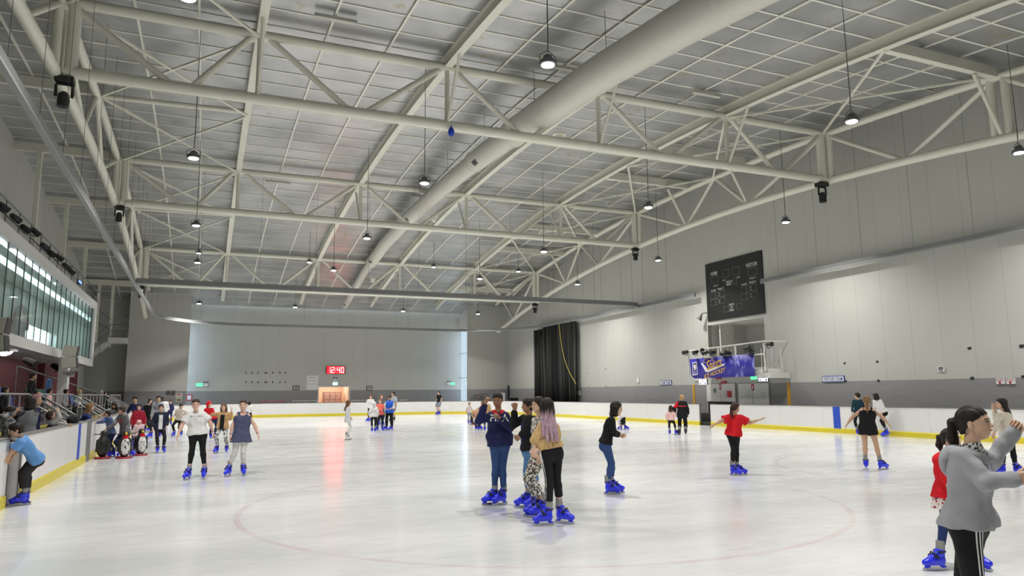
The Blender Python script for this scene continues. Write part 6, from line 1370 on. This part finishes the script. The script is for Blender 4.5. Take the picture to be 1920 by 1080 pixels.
person('tall boy in navy jacket leaning over behind the crimson jacket', (256, 824), 740, -10, K(hip=(258, 783, 0), sh=(255, 759, .1), head=(253.5, 748.5, .15), waR=(238, 776, .1)), h=1.68, look=-5, tilt=25, skin='tan', hair=('short', 'black'), topc=K(m=navyc, ease=.026, hem=.03, sleeve=1, name='jacket'), botc=('pants', navyc, .012))
person('toddler in pale pink with pink beanie beside the rightmost penguin aid', (258, 850), 786, 10, K(waL=(269, 808, .1), elL=(266, 809, .05), head=(260.5, 794, 0)), hs=1.45, look=-20, skin='fair', hair=('beanie', pinkc), topc=K(m=cloth('pink_jacket', (.80, .58, .60)), ease=.03, hem=.02, sleeve=1, name='jacket'), botc=('pants', denimd, .012))
# penguin skating aids
def penguin(base, turn, lb, sc=1., belly=True):
    r = empty('penguin_skating_aid', (base[0], base[1], 0), lb, 'skating aid', 'penguin skating aids'); c, s_ = math.cos(turn), math.sin(turn); X = np.array([c, s_, 0]); Yd = np.array([-s_, c, 0]); Z = np.array([0, 0, 1.]); B = np.array([base[0], base[1], 0.])
    kb = mat('penguin_black', (.015, .015, .016), .35); 
    def pb():
        t = NT('penguin_belly'); t.l(t.mix(t.math('GREATER_THAN', t.noise(16, detail=5), .60), (.72, .72, .70), (.05, .05, .05)), t.b.inputs['Base Color']); t.b.inputs['Roughness'].default_value = .4; return t.m
    wb = MATS.get('penguin_belly') or pb(); q = lambda a, b, z_: B+(X*a+Yd*b+Z*z_)*sc; R = [X, Yd, Z]
    S_ = SDF(); S_.e(q(0, 0, .33), R, np.array((.17, .145, .30))*sc, .05); S_.c(q(0, 0, .52), q(0, .0, .66), .085*sc, .075*sc, .05); S_.e(q(0, -.01, .69), R, np.array((.088, .09, .085))*sc, .02)
    for sg in (1, -1): S_.c(q(sg*.15, 0, .50), q(sg*.185, .02, .20), .035*sc, .02*sc, .03)
    S_.obj('body', kb, r, .014)
    S_ = SDF(); S_.e(q(0, -.045, .33), R, np.array((.135, .115, .26))*sc, .03); S_.obj('belly', wb, r, .014)
    S_ = SDF(); S_.c(q(0, -.02, .575), q(0, -.04, .575), .079*sc); S_.obj('neck_band', redc, r, .012)
    S_ = SDF(); S_.c(q(0, -.06, .69), q(0, -.155, .675), .042*sc, .014*sc); S_.obj('beak', mat('penguin_yellow', (.85, .65, .02), .4), r, .010)
    o = MB(); o.tube([tuple(q(-.27, .02, .67)), tuple(q(.27, .02, .67))], .013, 8); o.build('handle_bar', kb, r, True)
    o = MB(); o.lathe(tuple(q(0, .02, .0)), [(.20*sc, 0), (.22*sc, .02), (.20*sc, .05)], 20); o.build('base_ring', mat('penguin_base_red', (.30, .02, .03), .4), r, True)
penguin(on(191.5, 860, 2, 0), 1.9+math.pi/2*1.1, 'penguin skating aid turned so its black back shows', 1.0)
penguin(on(232.5, 859.5, 2, 0), .25, 'penguin skating aid with white belly between the other two', 1.0)
penguin(on(262.5, 854, 2, 0), .45, 'penguin skating aid with white belly, rightmost of the three', 1.0)
penguin(on(888, 796, 2, 0), .3, 'lone penguin skating aid in the distance beside the crouching adult', .95)
# --- boy in blue t-shirt bending at the gate
person('boy in sky blue t-shirt and dark trousers bending over at the open left gate', (38, 946.5), 795, -80,
  K(hip=(68, 861, .05), sh=(43, 823, .3), head=(30, 807, .38), shR=(37, 826, .42), shL=(46, 821, .14), elR=(27, 841, .42), waR=(17, 855, .45), elL=(30, 846, .25), waL=(22, 858, .3), knR=(44, 886, .06), knL=(49, 886, -.06), anR=(45, 922, .05), anL=(51, 921, -.10)), h=1.36, look=-85, tilt=22, skin='tan', hair=('short', 'black'), hs=1.18, topc=K(m=bluet, ease=.022, hem=.0, sleeve=.45, name='t_shirt', sl_ease=1.5), botc=('baggy', cloth('charcoal_joggers', (.028, .026, .028)), .018), toes=K(L=-95, R=-92), hands=('grip', 'grip'), g=1.05)
# --- centre distance
dots = pattern('spotted_dress', (.62, .63, .66), (.10, .10, .12), 9, .24)
person('girl with long brown hair in spotted dress and white tights gliding right with white skates', (651, 824.5), 750.5, 95, K(waR=(656.5, 783, .1), waL=(656, 783, -.1), anL=(650, 815, 0), anR=(650, 815, .02)), skin='tan', hair=('longest', 'brown', 1.5), topc=K(m=dots, ease=.018, hem=.09, flare=.02, sleeve=.95, name='dress'), botc=('pants', whitec, .004), skate='white', toes=K(L=90, R=90))
person('woman in white jacket standing at the back of the far centre group', (694, 790), 740.5, 5, K(), skin='fair', hair=('long', 'brown', .9), topc=K(m=whitec, ease=.03, hem=.03, sleeve=1, name='jacket'), botc=('pants', blackc, .008), toes=K(L=-60, R=-60))
person('child in white hooded top seen from behind in the far centre group', (700, 810), 754, 178, K(anL=(697.5, 804, 0), anR=(703.5, 804, 0)), hs=1.15, skin='fair', hair=('hood', whitec), topc=K(m=whitec, ease=.03, hem=.02, sleeve=.95, name='hooded_top'), botc=('pants', blackl, .008), toes=K(L=180, R=180))
person('child in coral top with folded arms in the far centre group', (712, 807.5), 748, 0, K(waL=(710, 769, .15), waR=(714, 768, .15), elL=(718, 764, 0), elR=(706.5, 764, 0), anR=(708, 801, 0), anL=(716.5, 801, 0)), hs=1.1, skin='fair', hair=('short', 'lightbrown'), topc=K(m=coral, ease=.02, hem=.03, sleeve=.95, name='top'), botc=('pants', blackl, .008), toes=K(R=-60, L=30))
person('girl in grey shirt and jeans standing behind the child in coral', (714, 798), 739.5, 20, K(), skin='fair', hair=('long', 'lightbrown', .8), topc=K(m=greyc, ease=.02, hem=.02, sleeve=.5, name='shirt'), botc=('pants', denimd, .01))
person('man in royal blue vest over white shirt, hands together, in the far centre group', (729.5, 807), 741, -12, K(waL=(731, 767, .2), waR=(724.5, 766.5, .2), elL=(739, 764, .05), elR=(719.5, 762.5, .05), anR=(725, 801, 0), anL=(735, 801.5, 0)), look=-20, tilt=20, skin='tan', hair=('short', 'dkbrown'), topc=K(m=vest, ease=.03, hem=.03, sleeve=0, collar=True, name='vest'), botc=('baggy', blackc, .014), toes=K(R=-70, L=-60), extra=lambda F: make_top(F, K(m=whitec, ease=.016, hem=-.1, sleeve=.7, name='white_shirt')), g=1.08)
person('tall man in grey t-shirt and shorts behind the man in the blue vest', (737, 789.5), 734.5, -40, K(), look=-50, skin='tan', hair=('short', 'black'), topc=K(m=cloth('light_grey_tee', (.33, .38, .42)), ease=.025, hem=.04, sleeve=.45, name='t_shirt'), botc=('shorts', greyc, .03, .85), skate='black')
person('boy in dark sleeveless top and grey shorts alone by the far boards', (823, 777.5), 733.5, -50, K(waR=(817.5, 751, .1)), look=-40, skin='fair', hair=('short', 'dkbrown'), topc=K(m=blackc, ease=.03, hem=.04, sleeve=.3, name='top'), botc=('shorts', cloth('blue_grey_shorts', (.22, .24, .30)), .035, .85), toes=K(L=-60, R=-60))
person('small child with hair bun in white top by the lone penguin aid', (880, 794.5), 755.5, 20, K(waL=(886, 771, .1)), hs=1.3, skin='tan', hair=('bun', 'black'), topc=K(m=cloth('white_pink_top', (.75, .62, .66)), ease=.01, hem=.02, sleeve=.1, name='top'), botc=('pants', greyh, .01))
person('adult in peach top crouching behind the girl in the navy hoodie', (896, 806), 758, -50, K(hip=(897, 786, 0), sh=(892, 770, .1), head=(905, 757, 0), waR=(886, 777, .2), knR=(892, 789, .3), knL=(901, 789, .2), anR=(892, 801, .1), anL=(898, 801, -.1)), h=1.6, skin='tan', hair=('long', 'brown', .8), topc=K(m=cloth('peach_top', (.62, .36, .24)), ease=.02, hem=-.02, sleeve=.6, name='top'), botc=('pants', chgrey, .01), toes=K(L=50, R=60))
person('child in dark trousers crouching beyond the woman in black', (1168, 805.5), 776, 60, K(hip=(1163, 791, 0), sh=(1164, 781, .1), head=(1160, 775, .1), knR=(1171, 784, .2), knL=(1170, 785, -.1), anR=(1165, 800, .1), anL=(1172, 800, 0)), h=1.35, skin='asia', hair=('short', 'black'), topc=K(m=cloth('lilac_white', (.7, .66, .72)), ease=.015, hem=.0, sleeve=.8, name='top'), botc=('pants', blackl, .01), toes=K(L=90, R=-90))
person('skater in blue, mostly hidden behind the girl in the navy hoodie', (912, 808), 748, 170, K(), skin='tan', hair=('short', 'dkbrown'), topc=K(m=beige, ease=.02, hem=.02, sleeve=.9, name='top'), botc=('pants', denimd, .01))
# --- people behind the left boards and in the stand
def beh(label, x, X, top, face, **kw):   # stands behind the left boards at lateral position X
    r = ray(x, 740); k = X/r[0]; B = (X, r[1]*k, kw.pop('zf', 0.0)); w = (np.array(B)-CO)@CW
    hh = kw.pop('h', None) or ((px(B)[1]-top)*w/FPX)/1.0
    return person(label, (0, 0), 0, face, h=hh, base=B, hidden_feet=True, **kw)
beh('spectator in grey quilted vest with black hair, back turned, behind the left boards', 55, -3.35, 752, 150, J=K(waR=(24, 768, 0), elR=(36, 778, 0)), skin='tan', hair=('bob', 'black'), topc=K(m=cloth('dark_grey_sleeves', (.05, .05, .055)), ease=.025, hem=.05, sleeve=1, name='jacket'), botc=('pants', blackc, .012), look=-120, hands=('relax', 'fist'), extra=lambda F: make_top(F, K(m=cloth('grey_vest', (.24, .25, .27)), ease=.034, hem=.05, sleeve=0, name='vest')))
beh('spectator in navy coat with dusky pink headscarf behind the left boards', 67, -3.45, 748, 100, skin='tan', hair=('hijab', cloth('dusky_pink', (.34, .18, .18))), topc=K(m=navyc, ease=.03, hem=.08, sleeve=1, name='coat'), botc=('pants', navyc, .012), look=70)
beh('spectator in pale patterned jumper at the left edge raising a hand', 22, -3.6, 770, 110, J=K(waL=(28, 771, 0)), skin='tan', hair=('short', 'black'), topc=K(m=pattern('stripes', (.45, .45, .45), (.1, .1, .12), 14, .5, 'noise'), ease=.025, hem=.03, sleeve=1, name='jumper'), botc=('pants', blackc, .012))
beh('boy in light grey numbered jersey leaning on the left boards and looking up', 92, -3.2, 771, 75, J=K(head=(97, 780, 0), sh=(103, 792, 0), waL=(126, 797, .1), elL=(115, 796, .05), waR=(108, 772, 0), elR=(111, 783, .1), hip=(93, 812, -.1)), h=1.4, skin='fair', hair=('short', 'dkbrown'), look=80, tilt=-25, topc=K(m=cloth('light_grey_jersey', (.42, .42, .40)), ease=.025, hem=.03, sleeve=.98, name='jersey'), botc=('pants', blackc, .012), hs=1.15, extra=lambda F: surf_text(F, F.top, '03', F.at((98, 800, .3)), .13, mat('jersey_navy', (.05, .05, .12), .7), R=F.e, U=F.z, width=.2, name='number'))
beh('woman with long brown hair in navy top leaning over the left boards facing right', 160, -3.15, 754, 85, J=K(head=(169.5, 764, 0), sh=(163, 778, 0), hip=(152, 800, -.1), waL=(185, 789, -.05), elL=(173, 790, 0), waR=(181, 791, .1), elR=(168, 793, .12)), h=1.6, skin='fair', hair=('longest', 'lightbrown', 1.3), look=88, topc=K(m=cloth('navy_jersey', (.02, .04, .17)), ease=.02, hem=.03, sleeve=.95, name='top'), botc=('pants', blackc, .012))
beh('woman with long black hair in grey t-shirt bending over the boards, arms out', 216, -3.2, 750, -40, J=K(head=(213.5, 760, .2), sh=(210, 768, 0), hip=(214, 790, -.3), waR=(178, 784, .3), elR=(193, 777, .2), waL=(180, 788, .2), elL=(198, 781, .2)), h=1.6, skin='tan', hair=('longest', 'black', 1.4), look=-30, tilt=30, topc=K(m=greyh, ease=.02, hem=.03, sleeve=.42, name='t_shirt'), botc=('pants', blackc, .012))
beh('standing man in dark jacket on the left stand, side view, holding something', 58, -5.6, 714, 85, zf=ZP, h=1.72, J=K(waL=(70, 736, 0)), skin='tan', hair=('short', 'black'), topc=K(m=blackc, ease=.03, hem=.04, sleeve=1, name='jacket'), botc=('pants', blackc, .012), look=90)
for x, lb, m_, hr in ((123, 'seated spectator in white and grey in the left stand', greyh, ('short', 'black')), (148, 'seated blond child in white on the left stand', whitec, ('short', 'blond')), (196, 'seated spectator in black on the left stand beyond the second steps', blackc, ('short', 'black')), (190, 'spectator in grey hooded top sitting low by the second steps', greyc, ('hood', greyh)), (8, 'seated spectator in dark clothes at the left picture edge', blackc, ('short', 'black')), (92, 'seated child with pink sleeves behind the steel railing', pinkc, ('short', 'black'))):
    r = ray(x, 740); k = -5.35/r[0]; X_ = -5.35
    person(lb, (0, 0), 0, 80, h=1.5, base=(X_, r[1]*k, ZP+.0), seat=.50, hidden_feet=True, skin='tan', hair=hr, topc=K(m=m_, ease=.025, hem=.02, sleeve=1, name='jacket'), botc=('pants', blackc, .012), look=80)
jk = empty('hanging_jacket', (-6.1, 31, 1.9), 'light blue jacket hanging over the railing at the back of the stand', 'jacket'); p = on(91, 727, 0, -6.3)
S_ = SDF(); p = np.array(p); S_.c(p+np.array([0, 0, .3]), p+np.array([0, .0, -.5]), .10, .16, .05); S_.c(p+np.array([0, .1, .25]), p+np.array([0, .22, -.3]), .06, .06, .05); S_.obj('cloth', bluet, jk, .03)
bg = empty('black_bag', tuple(on(137, 790, 0, -2.8)), 'black soft bag lying on top of the left boards', 'bag'); p = np.array(on(137, 789, 0, -2.86)); p[2] = 1.15
S_ = SDF(); S_.e(p, np.eye(3), (.13, .42, .12), .03); S_.c(p+np.array([.05, -.25, .02]), p+np.array([.05, .25, .05]), .08, .07, .04); S_.obj('bag_body', blackc, bg, .02)
